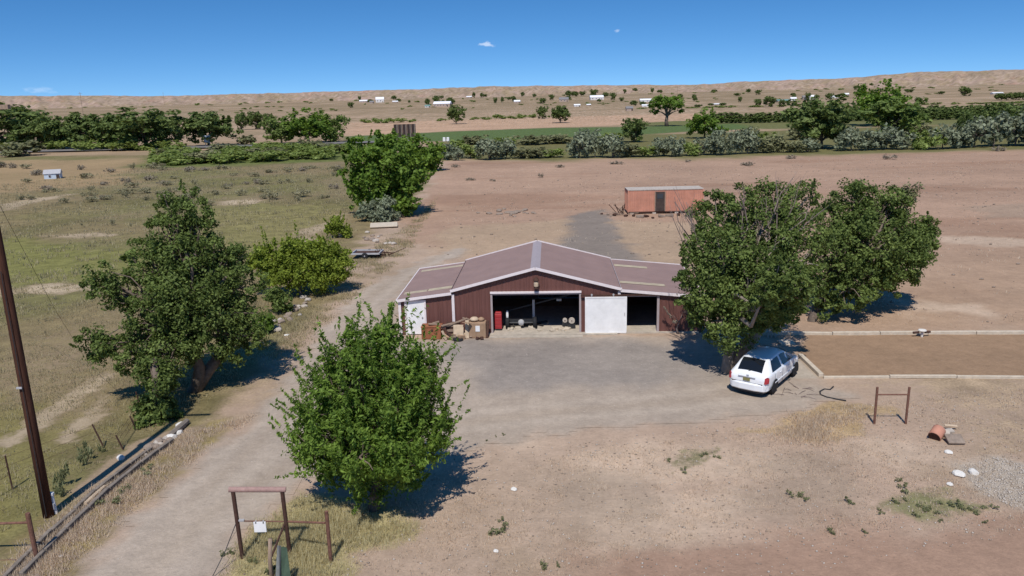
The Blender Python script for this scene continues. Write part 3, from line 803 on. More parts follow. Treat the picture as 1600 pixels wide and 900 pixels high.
make_tree('broad_tree', 'broad dark green tree just behind the one over the car', 'tree', b, [(c, tuple(q * .88 for q in r)) for c, r in lob], 54000, (0.155, 0.095), 'leaf_right', 'bark', r0=0.24, hub=hub,
          trunks=[[b - Vector((0, 0, .2)), aty(1275, 480, Y0), hub], [hub, aty(1360, 410, Y0 + .3), aty(1410, 380, Y0 + .5)]], clump=0.46, per=74, shoots=0.14, inner=0.16, maxb=240, shoot_len=0.45, up=.55)
# yellowing sprig on a bare bough at its upper right corner
tB = COL.objects['broad_tree']
mb = MB(); pts = []
for i in range(7):
    a = aty(1405, 325, Y0 + 1) - b; c = aty(1418 + 26 * rng.random(), 278 + 40 * rng.random(), Y0 + 1) - b
    mb.tube([a, a.lerp(c, .5) + Vector((0, 0, .1)), c], [.03, .02, .008], 4, False)
    for q in range(70):
        pts.append(np.array(a.lerp(c, .35 + .65 * rng.random())) + rng.normal(size=3) * .12)
mb.build('bare_bough', M['bark'], tB)
pts = np.array(pts)
spr = link('sprig', leaf_mesh('sprig', pts, unit(rng.normal(size=pts.shape) + np.array([0, 0, .6])), .2 * np.ones(len(pts)), .11 * np.ones(len(pts)), rng.random(len(pts)), M['leaf_olive']), None, tB); spr['kind'] = 'stuff'

# --- bright tree in the middle distance
b = atg(604, 338)
Y0 = b.y
lob = [L(590, 232, 30, Y0 + 1), L(570, 250, 32, Y0), L(620, 240, 34, Y0 + 1), L(555, 280, 26, Y0), L(600, 280, 50, Y0), L(640, 270, 32, Y0 + .5), L(575, 305, 32, Y0), L(625, 305, 34, Y0), L(600, 315, 26, Y0 - 1), L(655, 285, 18, Y0 + .6), L(610, 270, 50, Y0 + 2.5), L(560, 228, 14, Y0)]
make_tree('cottonwood_tree', 'tall bright green tree at the edge of the bare field behind the barn', 'tree', b, lob, 17000, (0.40, 0.24), 'leaf_mid', 'bark', r0=0.3, clump=0.75, per=46, shoots=0.3, inner=0.2, maxb=120, shoot_len=0.9)
lrb = 'low green bush filling the gaps under the highway tree row'
for x in np.arange(10, 290, 26): UNDER.append((x + rng.normal() * 5, 234 + rng.normal(), 44, 20))
b2 = atg(664, 268)
make_tree('roadside_tree', 'yellow green bush like tree behind the tall bright tree', 'tree', b2, [L(660, 240, 26, b2.y), L(680, 238, 16, b2.y), L(642, 232, 18, b2.y), L(668, 252, 18, b2.y)], 3200, (0.6, 0.38), 'leaf_mid', 'bark', r0=0.25, clump=1.1, per=40, shoots=.2, maxb=40)
def bush(name, label, base, lobes, n_leaf, leaf, mat, clump, group=None, cat='bush', **kw):
    return make_tree(name, label, cat, base, lobes, n_leaf, leaf, mat, 'twig', r0=kw.pop('r0', .07), clump=clump, group=group, maxb=kw.pop('maxb', 60), **kw)
b = atg(590, 346)
bush('sage_bush', 'silvery blue sage bush at the foot of the tall bright tree', b, [L(585, 328, 16, b.y), L(605, 325, 14, b.y), L(570, 332, 11, b.y), L(598, 338, 12, b.y - .6), L(615, 335, 8, b.y)], 3600, (.34, .15), 'leaf_sage', .5)
b = atg(525, 372)
bush('round_bush', 'small olive green bush on the slope above the lime bush', b, [L(525, 352, 15, b.y), L(538, 362, 11, b.y), L(514, 360, 9, b.y)], 2600, (.22, .12), 'leaf_lime', .35, shoots=.3)
b = atg(470, 462)
Y0 = b.y
bush('lime_bush', 'wide lime green thicket between the ragged elm and the drive', b,
     [L(470, 402, 33, Y0 + .5), L(500, 407, 32, Y0 + .6), L(526, 412, 26, Y0 + .8), L(515, 395, 18, Y0 + .8), L(440, 400, 24, Y0), L(415, 400, 20, Y0), L(450, 425, 30, Y0 - .3), L(490, 430, 28, Y0), L(520, 430, 18, Y0 + .3), L(420, 425, 20, Y0 - .3), L(480, 410, 30, Y0 + 2), L(535, 400, 12, Y0 + 1), L(405, 415, 20, Y0), L(432, 410, 24, Y0 + .4), L(455, 395, 18, Y0 + .6)],
     26000, (.20, .10), 'leaf_lime', .40, shoots=.25, maxb=140, r0=.08)
b = atg(437, 488)
bush('dark_bush', 'low dark green bush beside the rubble at the drive edge', b, [L(437, 470, 16, b.y), L(428, 462, 14, b.y), L(446, 476, 11, b.y)], 2600, (.16, .10), 'leaf_elm', .28)
b = atg(406, 520)
bush('low_green_bush', 'small low green bush right of the ragged elm', b, [L(404, 508, 12, b.y), L(416, 503, 11, b.y), L(396, 512, 9, b.y)], 1900, (.15, .09), 'leaf_mid', .25)
# sprouts against the barn's right wall
b = atg(1062, 522)
mb_l = [L(1062, 500, 10, b.y), L(1050, 490, 8, b.y), L(1072, 480, 10, b.y)]
bush('bare_shrub', 'leafless reddish shrub against the right end of the barn', b, mb_l, 160, (.10, .05), 'leaf_brush', .2, maxb=60, shoots=.5, r0=.05)

# --- shared meshes for shrubs and far trees
def proto(name, lobes, n_leaf, leaf, mat, clump, per, bark='bark', r0=.2, trunk_h=0.35, hub_h=None, **kw):
    P, Nn, tint, cen, sh = crown_points(lobes, n_leaf, clump=clump, per=per, **kw)
    sz = 0.7 + 0.6 * rng.random(len(P))
    cr = leaf_mesh('crown', P, Nn, leaf[0] * sz, leaf[1] * sz, tint, M[mat])
    hub = Vector((0, 0, hub_h or trunk_h))
    br = branch_mesh('branches', None, cen, [(Vector(c), r) for c, r in lobes], M[bark], r0, hub=hub, maxb=30)
    mb = MB(); mb.tube([(0, 0, -.3), (r0 * .3, 0, hub.z * .5), tuple(hub)], [r0 * 1.2, r0 * .9, r0 * .7], 7)
    return cr, br, mb.mesh('trunk', M[bark], True)
def rl(n, R, Hh, z0, seed):
    """n lobes making a crown about one unit wide"""
    r_ = np.random.default_rng(seed); out = [((0, 0, z0 + Hh * .5), (R * .72, R * .72, Hh * .42))]
    for i in range(n):
        a = 2 * pi * i / n + r_.random() * .8; rr = R * (.4 + .3 * r_.random())
        out.append(((cos(a) * rr, sin(a) * rr, z0 + Hh * (.25 + .5 * r_.random())), (R * (.32 + .2 * r_.random()),) * 2 + (Hh * (.22 + .12 * r_.random()),)))
    return out
PR = {}
for i in range(3):
    PR['round%d' % i] = proto('r', rl(9, 4, 7.6, .1, i), 4200, (.55, .36), 'leaf_far', .85, 40, hub_h=1.1, shoots=.12, shoot_len=.7)
    PR['bright%d' % i] = proto('b', rl(9, 4, 7.4, .1, 10 + i), 4200, (.52, .34), 'leaf_farbright', .85, 40, hub_h=1.1, shoots=.15, shoot_len=.7)
    PR['sage%d' % i] = proto('s', rl(6, 1.6, 2.6, .1, 20 + i), 900, (.40, .2), 'leaf_sage', .55, 26, 'twig', .06, hub_h=.6, shoots=.3, shoot_len=.4)
    PR['olive%d' % i] = proto('o', rl(6, 1.6, 2.4, .1, 30 + i), 900, (.40, .22), 'leaf_olive', .55, 26, 'twig', .06, hub_h=.6, shoots=.25, shoot_len=.4)
    PR['brush%d' % i] = proto('h', rl(5, .8, .7, .02, 40 + i), 380, (.22, .07), 'leaf_scrub', .28, 20, 'twig', .02, hub_h=.15, shoots=.2, shoot_len=.15)
    PR['dry%d' % i] = proto('d', rl(5, .8, .7, .02, 50 + i), 380, (.24, .06), 'leaf_brush', .28, 20, 'twig', .02, hub_h=.15, shoots=.3, shoot_len=.2)
    PR['weed%d' % i] = proto('w', rl(5, .30, .22, .01, 60 + i), 150, (.10, .04), 'leaf_weed', .10, 20, 'twig', .008, hub_h=.05, shoots=.2, shoot_len=.06)
    PR['green%d' % i] = proto('g', rl(6, 1.6, 2.0, .1, 70 + i), 900, (.36, .2), 'leaf_hedge', .5, 26, 'twig', .06, hub_h=.5, shoots=.25, shoot_len=.4)
PR['lime0'] = proto('b', rl(9, 4, 7.4, .1, 90), 4600, (.50, .30), 'leaf_mid', .8, 40, hub_h=1.8, shoots=.2, shoot_len=.8)
PR['tall0'] = proto('t', [((0, 0, 1.6), (.9, .9, 1.3)), ((0.1, 0, 3.2), (.8, .8, 1.4)), ((-.1, .1, 4.8), (.5, .5, 1.2))], 900, (.5, .3), 'leaf_far', .5, 24, r0=.12, hub_h=1.2)
um = [((0, 0, 6.2), (2.6, 2.6, 1.4)), ((-2.6, 0, 5.2), (1.7, 1.7, 1.2)), ((2.6, .4, 5.4), (1.6, 1.6, 1.2)), ((.8, 1.6, 6.6), (1.8, 1.8, 1.2)), ((-.8, -1.2, 6.4), (1.8, 1.8, 1.2)), ((3.1, .2, 4.0), (.8, .8, .8)), ((-3.3, 0, 4.3), (.8, .8, .7))]
PR['umbrella0'] = proto('u', um, 2800, (.5, .34), 'leaf_mid', .75, 34, r0=.45, hub_h=2.6, inner=.2)
def plant(kind, name, label, cat, p, sx, sz, group=None, small=False):
    t = thing(name, label, cat, p, rng.random() * 6.28, group)
    cr, br, tk = PR[kind]
    link('crown', cr, None, t)
    if not small: link('branches', br, None, t); link('trunk', tk, None, t)
    t.scale = (sx, sx, sz)
    return t
def tree_px(kind, px, pyb, wpx, hpx, label, name='tree', cat='tree', group=None, small=False, w0=8.4, h0=8.0):
    p = atg(px, pyb); sl = (p - Vector((0, 0, CAMH))).length / FPX
    return plant(kind, name, label, cat, p, wpx * sl / w0, hpx * sl / h0, group, small)
ORD = 'first second third fourth fifth sixth seventh eighth ninth tenth eleventh twelfth thirteenth fourteenth fifteenth sixteenth seventeenth eighteenth nineteenth twentieth'.split() + ['twenty-' + q for q in 'first second third fourth fifth sixth seventh eighth ninth'.split()] + ['thirtieth'] + ['thirty-' + q for q in 'first second third fourth fifth sixth seventh eighth ninth'.split()]
g_row = 'dark trees in the row along the far side of the highway'
lr = 'dark green tree in the row beyond the highway on the left'
for k, (x, y, wd, h) in enumerate(((12, 231, 95, 62), (58, 231, 60, 46), (100, 231, 56, 50), (140, 231, 66, 50), (185, 231, 60, 56), (228, 231, 86, 60), (265, 230, 40, 44))):
    tree_px('round%d' % (k % 3), x, y + 2, wd * 1.22, h * .98, ORD[k] + ' dark tree from the left in the row beyond the highway', 'dark_tree', group=g_row)
for q in UNDER: tree_px('green%d' % rng.integers(3), *q, lrb, 'under_bush', 'bush', 'low bushes under the highway trees', small=True, w0=3.4, h0=2.9)
tree_px('round1', 326, 228, 84, 56, 'broad dark green tree standing apart behind the grey roadside sign', 'dark_tree')
for x, y, wd, h in ((378, 203, 22, 26), (400, 202, 30, 27), (422, 202, 22, 24)):
    tree_px('round0', x, y, wd, h, {378: 'left', 400: 'middle', 422: 'right'}[x] + ' one of three small dark trees beyond the highway', 'small_tree', group='three small dark trees beyond the highway')
tree_px('bright0', 440, 225, 60, 46, 'dark edged tree at the left end of the bright green clump', 'green_tree')
tree_px('lime0', 482, 224, 86, 56, 'tallest rounded bright green tree of the clump beyond the highway', 'green_tree')
tree_px('bright2', 524, 222, 50, 44, 'low bright green tree at the right end of the highway clump', 'green_tree')
tree_px('olive0', 32, 243, 66, 24, 'olive green bush in front of the left highway trees', 'olive_bush', 'bush', w0=3.4, h0=2.9)
tree_px('olive1', 385, 226, 40, 18, 'low olive bush between the grey sign and bright trees', 'olive_bush', 'bush', w0=3.4, h0=2.9)
tree_px('round2', 713, 194, 32, 30, 'dark round tree below the long white roofed house', 'field_tree')
tree_px('round0', 847, 186, 20, 20, 'small dark round tree left of a larger one on tan field', 'field_tree')
tree_px('round1', 876, 192, 34, 30, 'round green tree alone on the tan field', 'field_tree')
tree_px('umbrella0', 1042, 197, 54, 48, 'umbrella shaped green tree with bare forked trunk in the far field', 'umbrella_tree', h0=8.2, w0=8.2)
tree_px('lime0', 1101, 216, 58, 48, 'rounded light green tree rising above the riverside thicket', 'thicket_tree')
tree_px('round0', 990, 222, 44, 38, 'dark wispy tree on top of the silver thicket', 'thicket_tree')
tree_px('round2', 1283, 232, 104, 78, 'large dark green round tree in the thicket along the field', 'thicket_tree')
tree_px('bright1', 1388, 214, 110, 62, 'large mid green tree under the taller yellow green one', 'thicket_tree')
tree_px('lime0', 1375, 196, 84, 68, 'tallest yellow green tree standing behind the thicket', 'thicket_tree')
tree_px('round1', 1508, 220, 36, 44, 'narrow dark tree in the thicket at the right', 'thicket_tree')
tree_px('round0', 1558, 216, 50, 48, 'dark green tree near the right edge of the thicket', 'thicket_tree')
# riverside thicket: shrub after shrub along the field's far edge
TH = {'sage': 'silver grey shrub in the thicket along the far edge of the bare field', 'olive': 'olive green shrub in the thicket along the far edge of the bare field', 'green': 'green shrub in the thicket along the far edge of the bare field'}
def thick(kind, x, y, wd, h, n):
    k = {'s': 'sage', 'o': 'olive', 'g': 'green'}[kind]
    tree_px('%s%d' % (k, rng.integers(3)), x, y, wd, h, n + ' ' + TH[k].split(' in the')[0] + ' from the left in the thicket edging the field', k + '_shrub', 'shrub', 'shrubs in the thicket along the field', w0=3.4, h0=2.9)
ROWS = (('g', 706, 246, 56, 40), ('s', 700, 249, 36, 26), ('s', 716, 251, 26, 20), ('g', 735, 247, 40, 30), ('s', 765, 249, 60, 36), ('s', 790, 248, 44, 34), ('o', 815, 247, 50, 20), ('o', 842, 247, 46, 20), ('g', 866, 246, 44, 18),
            ('s', 905, 247, 52, 42), ('s', 930, 246, 44, 36), ('s', 958, 246, 56, 40), ('o', 985, 245, 50, 26), ('g', 1012, 245, 44, 22), ('s', 1030, 244, 40, 30), ('s', 1055, 244, 46, 34), ('g', 1080, 243, 40, 28), ('s', 1100, 242, 40, 32),
            ('s', 1126, 242, 44, 40), ('s', 1150, 241, 38, 38), ('s', 1168, 240, 40, 42), ('o', 1190, 239, 44, 28), ('o', 1212, 238, 36, 34), ('o', 1240, 238, 40, 22), ('s', 1262, 237, 40, 22), ('s', 1330, 235, 52, 36), ('s', 1355, 234, 46, 30),
            ('s', 1385, 233, 50, 34), ('s', 1412, 233, 44, 28), ('g', 1448, 233, 52, 40), ('s', 1472, 232, 46, 36), ('s', 1496, 231, 44, 34), ('s', 1522, 230, 56, 44), ('s', 1552, 229, 50, 48), ('s', 1586, 228, 64, 54), ('s', 1620, 228, 60, 50),
            ('o', 740, 226, 50, 18), ('o', 830, 226, 60, 18), ('o', 870, 224, 60, 18), ('g', 790, 225, 44, 16), ('g', 1200, 222, 40, 22), ('o', 1250, 218, 44, 24), ('o', 1430, 214, 50, 24), ('o', 1170, 214, 36, 18), ('g', 955, 222, 50, 22), ('s', 920, 226, 50, 26))
for kd in 'sog':
    for n, row in enumerate(sorted([r for r in ROWS if r[0] == kd], key=lambda r: r[1])): thick(*row, ORD[n])
# green hedge band on the left, in front of the highway
for i in range(48):
    x = 245 + 300 * rng.random(); y = 258 - (x - 245) * 0.030 - rng.random() * 16
    k = 'olive' if rng.random() < .2 else 'green'
    tree_px('%s%d' % (k, rng.integers(3)), x, y, 46 + 22 * rng.random(), 15 + 6 * rng.random(), k + (' shrub in the long green band below the highway'), k + '_shrub', 'shrub', 'shrubs in the green band below the highway', w0=3.4, h0=2.6)
# scattered desert scrub over the left field
for i in range(80):
    x = -40 + 600 * rng.random(); y = 262 + 52 * rng.random() ** 1.3
    if 60 < x < 100 and 255 < y < 290: continue
    if x > 540 and y > 262: continue
    k = 'brush' if rng.random() < .75 else 'dry'
    lb = 'low olive scrub bush scattered over the left field' if k == 'brush' else 'low dry grey brown scrub scattered over the left field'
    tree_px('%s%d' % (k, rng.integers(3)), x, y, 12 + 14 * rng.random(), 5 + 5 * rng.random(), lb, 'scrub_bush', 'scrub', 'scrub bushes over the left field', small=True, w0=1.7, h0=.9)
for x, y, wd, h in ((178, 352, 11, 11), (128, 353, 5, 5), (205, 354, 5, 5), (430, 312, 30, 14), (470, 308, 34, 14), (378, 306, 22, 11), (140, 316, 26, 10), (165, 312, 20, 8), (330, 322, 20, 10), (195, 310, 14, 12), (38, 405, 6, 5), (100, 318, 16, 9)):
    tree_px('brush0', x, y, wd, h, 'low olive scrub bush scattered over the left field', 'scrub_bush', 'scrub', 'scrub bushes over the left field', small=True, w0=1.7, h0=.9)
for x, y, wd, h in ((640, 253, 30, 12), (875, 262, 18, 6), (963, 256, 26, 6), (845, 278, 10, 9), (735, 282, 22, 5), (770, 283, 14, 4), (1235, 248, 20, 7), (1390, 249, 24, 9), (1560, 236, 22, 8), (1168, 258, 26, 7), (1075, 253, 12, 5), (710, 262, 18, 6)):
    tree_px('dry%d' % rng.integers(3), x, y, wd, h, 'low dry weed clump on the bare red field', 'dry_weed', 'weed', 'dry weeds on the bare field', small=True, w0=1.7, h0=.9)
# orchard row on the far right
for i, x in enumerate(np.arange(1105, 1640, 7.5)):
    y = 193 - (x - 1105) * 0.016
    for q in range(2 if x > 1230 else 1):
        tree_px('tall0', x + rng.normal() * 1.5, y - 4 * q, 9 + 3 * rng.random(), 15 + 3 * rng.random(), 'small orchard tree in the long straight row on the far right', 'orchard_tree', 'tree', 'orchard trees in rows on the far right', small=x > 1240, w0=1.8, h0=6)
# dark brush lines and trees round the far houses
for x, y, wd, h in ((572, 192, 22, 8), (590, 192, 24, 9), (608, 192, 24, 9), (626, 191, 22, 8), (644, 191, 16, 6), (690, 189, 20, 5), (742, 187, 18, 5), (760, 187, 20, 6), (780, 186, 24, 9), (800, 186, 18, 6), (815, 185, 22, 8), (832, 184, 18, 7)):
    tree_px('green%d' % rng.integers(3), x, y, wd, h, 'low dark brush in the line crossing the tan far field', 'field_brush', 'bush', 'brush in a line across the far field', small=True, w0=3.4, h0=2.6)
for x, y, wd, h in ((668, 168, 10, 13), (682, 167, 12, 15), (704, 167, 15, 14), (774, 165, 7, 11), (785, 164, 6, 11), (803, 163, 9, 9), (848, 164, 12, 9), (862, 161, 10, 9), (888, 158, 12, 11), (898, 158, 14, 10), (910, 157, 12, 8), (928, 157, 14, 11), (946, 158, 12, 9), (958, 160, 11, 12),
                    (990, 166, 14, 10), (1004, 166, 12, 8), (1063, 158, 10, 9), (1086, 160, 8, 8), (1156, 160, 7, 8), (1184, 167, 12, 12), (1202, 167, 22, 16), (1222, 167, 12, 11), (1240, 157, 8, 8), (1262, 157, 9, 11), (1276, 157, 9, 8), (1295, 157, 13, 10), (1470, 151, 9, 5), (1508, 152, 18, 12), (1560, 157, 16, 11),
                    (1572, 157, 18, 10), (1588, 156, 18, 10), (1604, 156, 20, 10), (1420, 150, 14, 6), (518, 166, 8, 5), (640, 166, 5, 5), (1130, 165, 14, 5), (1110, 165, 12, 4), (1090, 168, 14, 5)):
    tree_px('round%d' % rng.integers(3), x, y, wd, h, 'small dark tree among the far houses below the mesa', 'distant_tree', 'tree', 'distant trees among the far houses', small=True)
for i in range(34):
    x = 545 + 820 * rng.random(); yh = 169 - x * .0243
    tree_px('round%d' % rng.integers(3), x, yh + 7 + 9 * rng.random(), 5 + 6 * rng.random(), 4 + 5 * rng.random(), 'small dark tree among the far houses below the mesa', 'distant_tree', 'tree', 'distant trees among the far houses', small=True)
for x in np.arange(1000, 1600, 11):
    if rng.random() < .75: tree_px('green%d' % rng.integers(3), x + rng.normal() * 3, 170 - (x - 1000) * .014, 12 + 8 * rng.random(), 2.5 + 2 * rng.random(), 'low dark brush in the line below the mesa', 'field_brush', 'bush', 'brush in the line below the mesa', small=True, w0=3.4, h0=2.6)
for i in range(150):
    x = 20 + 1560 * rng.random(); yh = 169 - x * .0243
    tree_px('green%d' % rng.integers(3), x, yh + 9 + 10 * rng.random(), 4 + 7 * rng.random(), 1.6 + 1.6 * rng.random(), 'dark speck of brush on the far plain below the mesa', 'plain_brush', 'bush', 'brush specks over the far plain', small=True, w0=3.4, h0=2.6)

# --- weeds in the foreground
wl = 'small green weed growing on the bare foreground soil'
for x, y, wd, h in ((778, 832, 44, 30), (788, 818, 24, 18), (1243, 775, 26, 22), (1254, 780, 22, 18), (1326, 785, 26, 18), (1414, 768, 28, 22), (1404, 752, 18, 16), (1398, 785, 20, 14), (1415, 782, 14, 10), (1300, 832, 24, 18), (1350, 832, 16, 12), (1540, 818, 14, 12), (1070, 738, 20, 16), (1476, 790, 26, 18), (1500, 792, 30, 20), (1520, 800, 26, 16),
                    (1440, 795, 26, 16), (1460, 800, 22, 14), (1545, 795, 24, 16), (1430, 806, 18, 14), (1470, 815, 14, 10), (1374, 800, 20, 12), (848, 886, 28, 22), (872, 884, 18, 14), (1046, 720, 18, 12), (1100, 712, 22, 14), (1120, 715, 18, 12), (786, 680, 10, 9), (775, 683, 8, 8), (760, 690, 10, 8)):
    tree_px('weed%d' % rng.integers(3), x, y, wd * .9, h * .6, wl, 'green_weed', 'weed', 'green weeds on the foreground soil', small=True, w0=.72, h0=.36)
for x, y, wd, h in ((138, 715, 26, 34), (128, 725, 22, 28), (102, 760, 30, 44), (92, 775, 26, 34), (168, 790, 34, 16), (196, 770, 26, 14), (232, 740, 30, 12), (160, 705, 16, 16), (355, 868, 24, 16), (432, 900, 40, 26), (395, 880, 20, 14)):
    tree_px('weed%d' % rng.integers(3), x, y, wd, h, 'leafy weed growing along the ditch and gate', 'ditch_weed', 'weed', 'weeds along the ditch and gate', small=True, w0=.72, h0=.36)

# --- grass: many blades, nobody could count them
def grass(name, poly_px, n, mat, h=(.06, .2), wdt=.02, tuft=9, spread=.10, soft=.8):
    poly = polyw(poly_px)
    xs_ = [q[0] for q in poly]; ys_ = [q[1] for q in poly]
    nt_ = int(n / tuft); X = np.empty(0); Y = np.empty(0); tries = 0
    while len(X) < nt_ and tries < 60:
        tries += 1
        x = rng.uniform(min(xs_), max(xs_), nt_); y = rng.uniform(min(ys_), max(ys_), nt_)
        ok = sdist(x, y, poly) > 0
        dn = fbm(x, y, .45, 4, 71) * .6 + fbm(x, y, 1.7, 3, 73) * .4
        ok &= dn > rng.uniform(.36, .62, nt_); ok &= rng.random(nt_) < np.clip(sdist(x, y, poly) / soft, .08, 1)
        ok &= (sdist(x, y, P_drive) < 0.15)
        X = np.concatenate([X, x[ok]]); Y = np.concatenate([Y, y[ok]])
    X, Y = X[:nt_], Y[:nt_]
    k = np.repeat(np.arange(len(X)), tuft)
    px_ = X[k] + rng.normal(size=len(k)) * spread; py_ = Y[k] + rng.normal(size=len(k)) * spread
    pz = terrain_h(px_, py_) - .01
    tsz = .5 + rng.random(len(X))
    hh = rng.uniform(h[0], h[1], len(k)) * tsz[k]
    a = rng.random(len(k)) * 2 * pi; lean = rng.random(len(k)) * .9
    base = np.stack([px_, py_, pz], 1); dr = np.stack([np.cos(a), np.sin(a), 0 * a], 1); sd = np.stack([-np.sin(a), np.cos(a), 0 * a], 1)
    wv = wdt * (.6 + .8 * rng.random((len(k), 1)))
    V = np.stack([base - sd * wv / 2, base + sd * wv / 2, base + dr * (lean * hh)[:, None] + np.array([0, 0, 1]) * hh[:, None]], 1).reshape(-1, 3)
    me = np_mesh(name, V, np.arange(len(V)).reshape(-1, 3), M[mat])
    fattr(me, 'tint', 'FACE', np.clip(rng.random(len(X))[k] * .5 + rng.random(len(k)) * .5, 0, 1))
    return tag(link(name, me), kind='stuff')
grass('dry_grass', [(480, 960), (500, 840), (720, 720), (980, 690), (1180, 660), (1330, 625), (1600, 600), (1800, 600), (1700, 830), (1100, 860), (880, 910), (860, 960)], 42000, 'grass_dry', (.03, .11), .016, 10, .09)
grass('golden_grass', [(1190, 672), (1240, 645), (1330, 632), (1385, 650), (1340, 680), (1290, 700), (1210, 690)], 9000, 'grass_dry', (.06, .16), .016, 10, .12, 1.8)
grass('gate_grass', [(330, 960), (345, 890), (395, 815), (480, 770), (580, 790), (660, 830), (560, 870), (500, 960)], 32000, 'grass_green', (.05, .18), .016, 10, .10)
grass('ditch_grass', [(20, 860), (90, 800), (210, 715), (270, 680), (420, 640), (345, 690), (290, 735), (200, 810), (120, 890), (40, 960), (-80, 960)], 28000, 'grass_dry', (.05, .16), .018, 10, .10)
grass('meadow_grass', [(-250, 960), (20, 850), (200, 700), (300, 650), (420, 560), (480, 490), (380, 420), (0, 430), (-500, 500)], 90000, 'grass_meadow', (.05, .18), .024, 9, .14)
grass('bank_grass', [(400, 560), (470, 470), (560, 400), (640, 350), (690, 300), (640, 400), (590, 440), (510, 510), (440, 590)], 20000, 'grass_meadow', (.06, .2), .03, 8, .15)
grass('field_tufts', [(-200, 440), (-100, 300), (230, 262), (540, 256), (600, 300), (540, 390), (470, 440), (380, 420), (200, 500), (0, 520), (-300, 560)], 42000, 'grass_meadow', (.10, .30), .06, 7, .22, 3.0)
grass('field_straw', [(640, 372), (720, 300), (760, 262), (1240, 246), (1700, 236), (1900, 520), (1240, 518), (1100, 400), (700, 395)], 14000, 'grass_dry', (.05, .16), .05, 6, .22, 2.0)
# ------------------------------------------------------------------ the barn
BO = Vector((1.2, 38.87, 0.0)); BR = radians(-3)
barn = thing('barn', 'brown metal barn with low gable, two lean-tos and open doorways', 'barn', BO, BR)
HW, ZA, ZE, DP = 4.25, 3.45, 2.38, 7.3          # half width, ridge, eaves, depth of the main hall
LX, LZ, RX, RZ = -7.05, 1.90, 8.5, 1.92         # outer edges of the lean-tos and their eaves
LZI, RZI = 2.26, 2.32
def corr(mb, a0, a1, b0, b1, mp, rib=.225, rh=.018, th=.03):
    """ribbed sheet; b0/b1 may be functions of a; mp(a, b, h) -> point"""
    fb0 = b0 if callable(b0) else (lambda a: b0); fb1 = b1 if callable(b1) else (lambda a: b1)
    n = max(1, round((a1 - a0) / rib)); st = (a1 - a0) / n
    prof = [(a0, 0)]
    for i in range(n):
        c = a0 + st * (i + .5)
        prof += [(c - .035, 0), (c - .018, rh), (c + .018, rh), (c + .035, 0)]
    prof.append((a1, 0))
    k = len(prof); vs = []
    for a, h in prof: vs += [mp(a, fb0(a), h), mp(a, fb1(a), h)]
    for a in (a0, a1): vs += [mp(a, fb0(a), -th), mp(a, fb1(a), -th)]
    fs = [(2 * i, 2 * i + 2, 2 * i + 3, 2 * i + 1) for i in range(k - 1)]
    q = 2 * k
    fs += [(q, q + 1, q + 3, q + 2), (0, 1, q + 1, q), (2 * k - 2, q + 2, q + 3, 2 * k - 1),
           tuple([2 * i for i in range(k)][::-1] + [q, q + 2]), tuple([2 * i + 1 for i in range(k)] + [q + 3, q + 1])]
    mb.add(vs, fs)
front = lambda a, b, h: (a, -h, b)
back = lambda a, b, h: (a, DP + h, b)
def ztop(s):
    if s < -HW: return LZ + (s - LX) / (-HW - LX) * (LZI - LZ) - .05
    if s > HW: return RZI - (s - HW) / (RX - HW) * (RZI - RZ) - .05
    return ZA - abs(s) / HW * (ZA - ZE) - .05
def panels(name, edges, lo, mp, mat, hi=ztop, **kw):
    for a, b in zip(edges[:-1], edges[1:]):
        mb = MB(); corr(mb, a + .004, b - .004, lo, hi, mp, **kw); mb.build(name, M[mat], barn)
OP = (-2.24, 2.24, 2.14)        # main doorway
O2 = (4.40, 6.20, 1.93)         # doorway in the right lean-to
LD = (-6.74, -5.72, 1.80)       # side door on the left
panels('wall_panel', [-HW, -3.58, -2.91, OP[0] - .06], 0, front, 'siding')
panels('wall_panel', np.linspace(OP[0] - .06, OP[1] + .06, 6), OP[2] + .07, front, 'siding')
panels('wall_panel', [OP[1] + .06, 2.95, 3.6, HW], 0, front, 'siding')
panels('wall_panel', [LX, LD[0] - .05], 0, front, 'siding')
panels('wall_panel', [LD[0] - .05, LD[1] + .05], LD[2] + .05, front, 'siding')
panels('wall_panel', [LD[1] + .05, -4.95, -HW], 0, front, 'siding')
panels('wall_panel', [HW + .01, O2[0] - .03], 0, front, 'siding')
panels('wall_panel', [O2[0] - .03, 5.3, O2[1] + .05], O2[2] + .05, front, 'siding')
panels('wall_panel', [O2[1] + .05, 7.0, 7.75, RX], 0, front, 'siding')
panels('wall_panel', np.linspace(LX, -HW, 4), 0, back, 'siding')
panels('wall_panel', np.linspace(-HW, HW, 11), 0, back, 'siding')
panels('wall_panel', np.linspace(HW, RX, 6), 0, back, 'siding')
for X, s, z in ((LX, -1, LZ), (RX, 1, RZ)):
    panels('wall_panel', np.linspace(.04, DP - .04, 9), 0, (lambda a, b, h, X=X, s=s: (X + s * h, a, b)), 'siding', hi=z - .05)
# inner partitions keep the hall dark
for X in (-HW, HW):
    panels('partition_panel', np.linspace(.06, DP - .04, 5), 0, (lambda a, b, h, X=X: (X + h, a, b)), 'siding', hi=2.2)
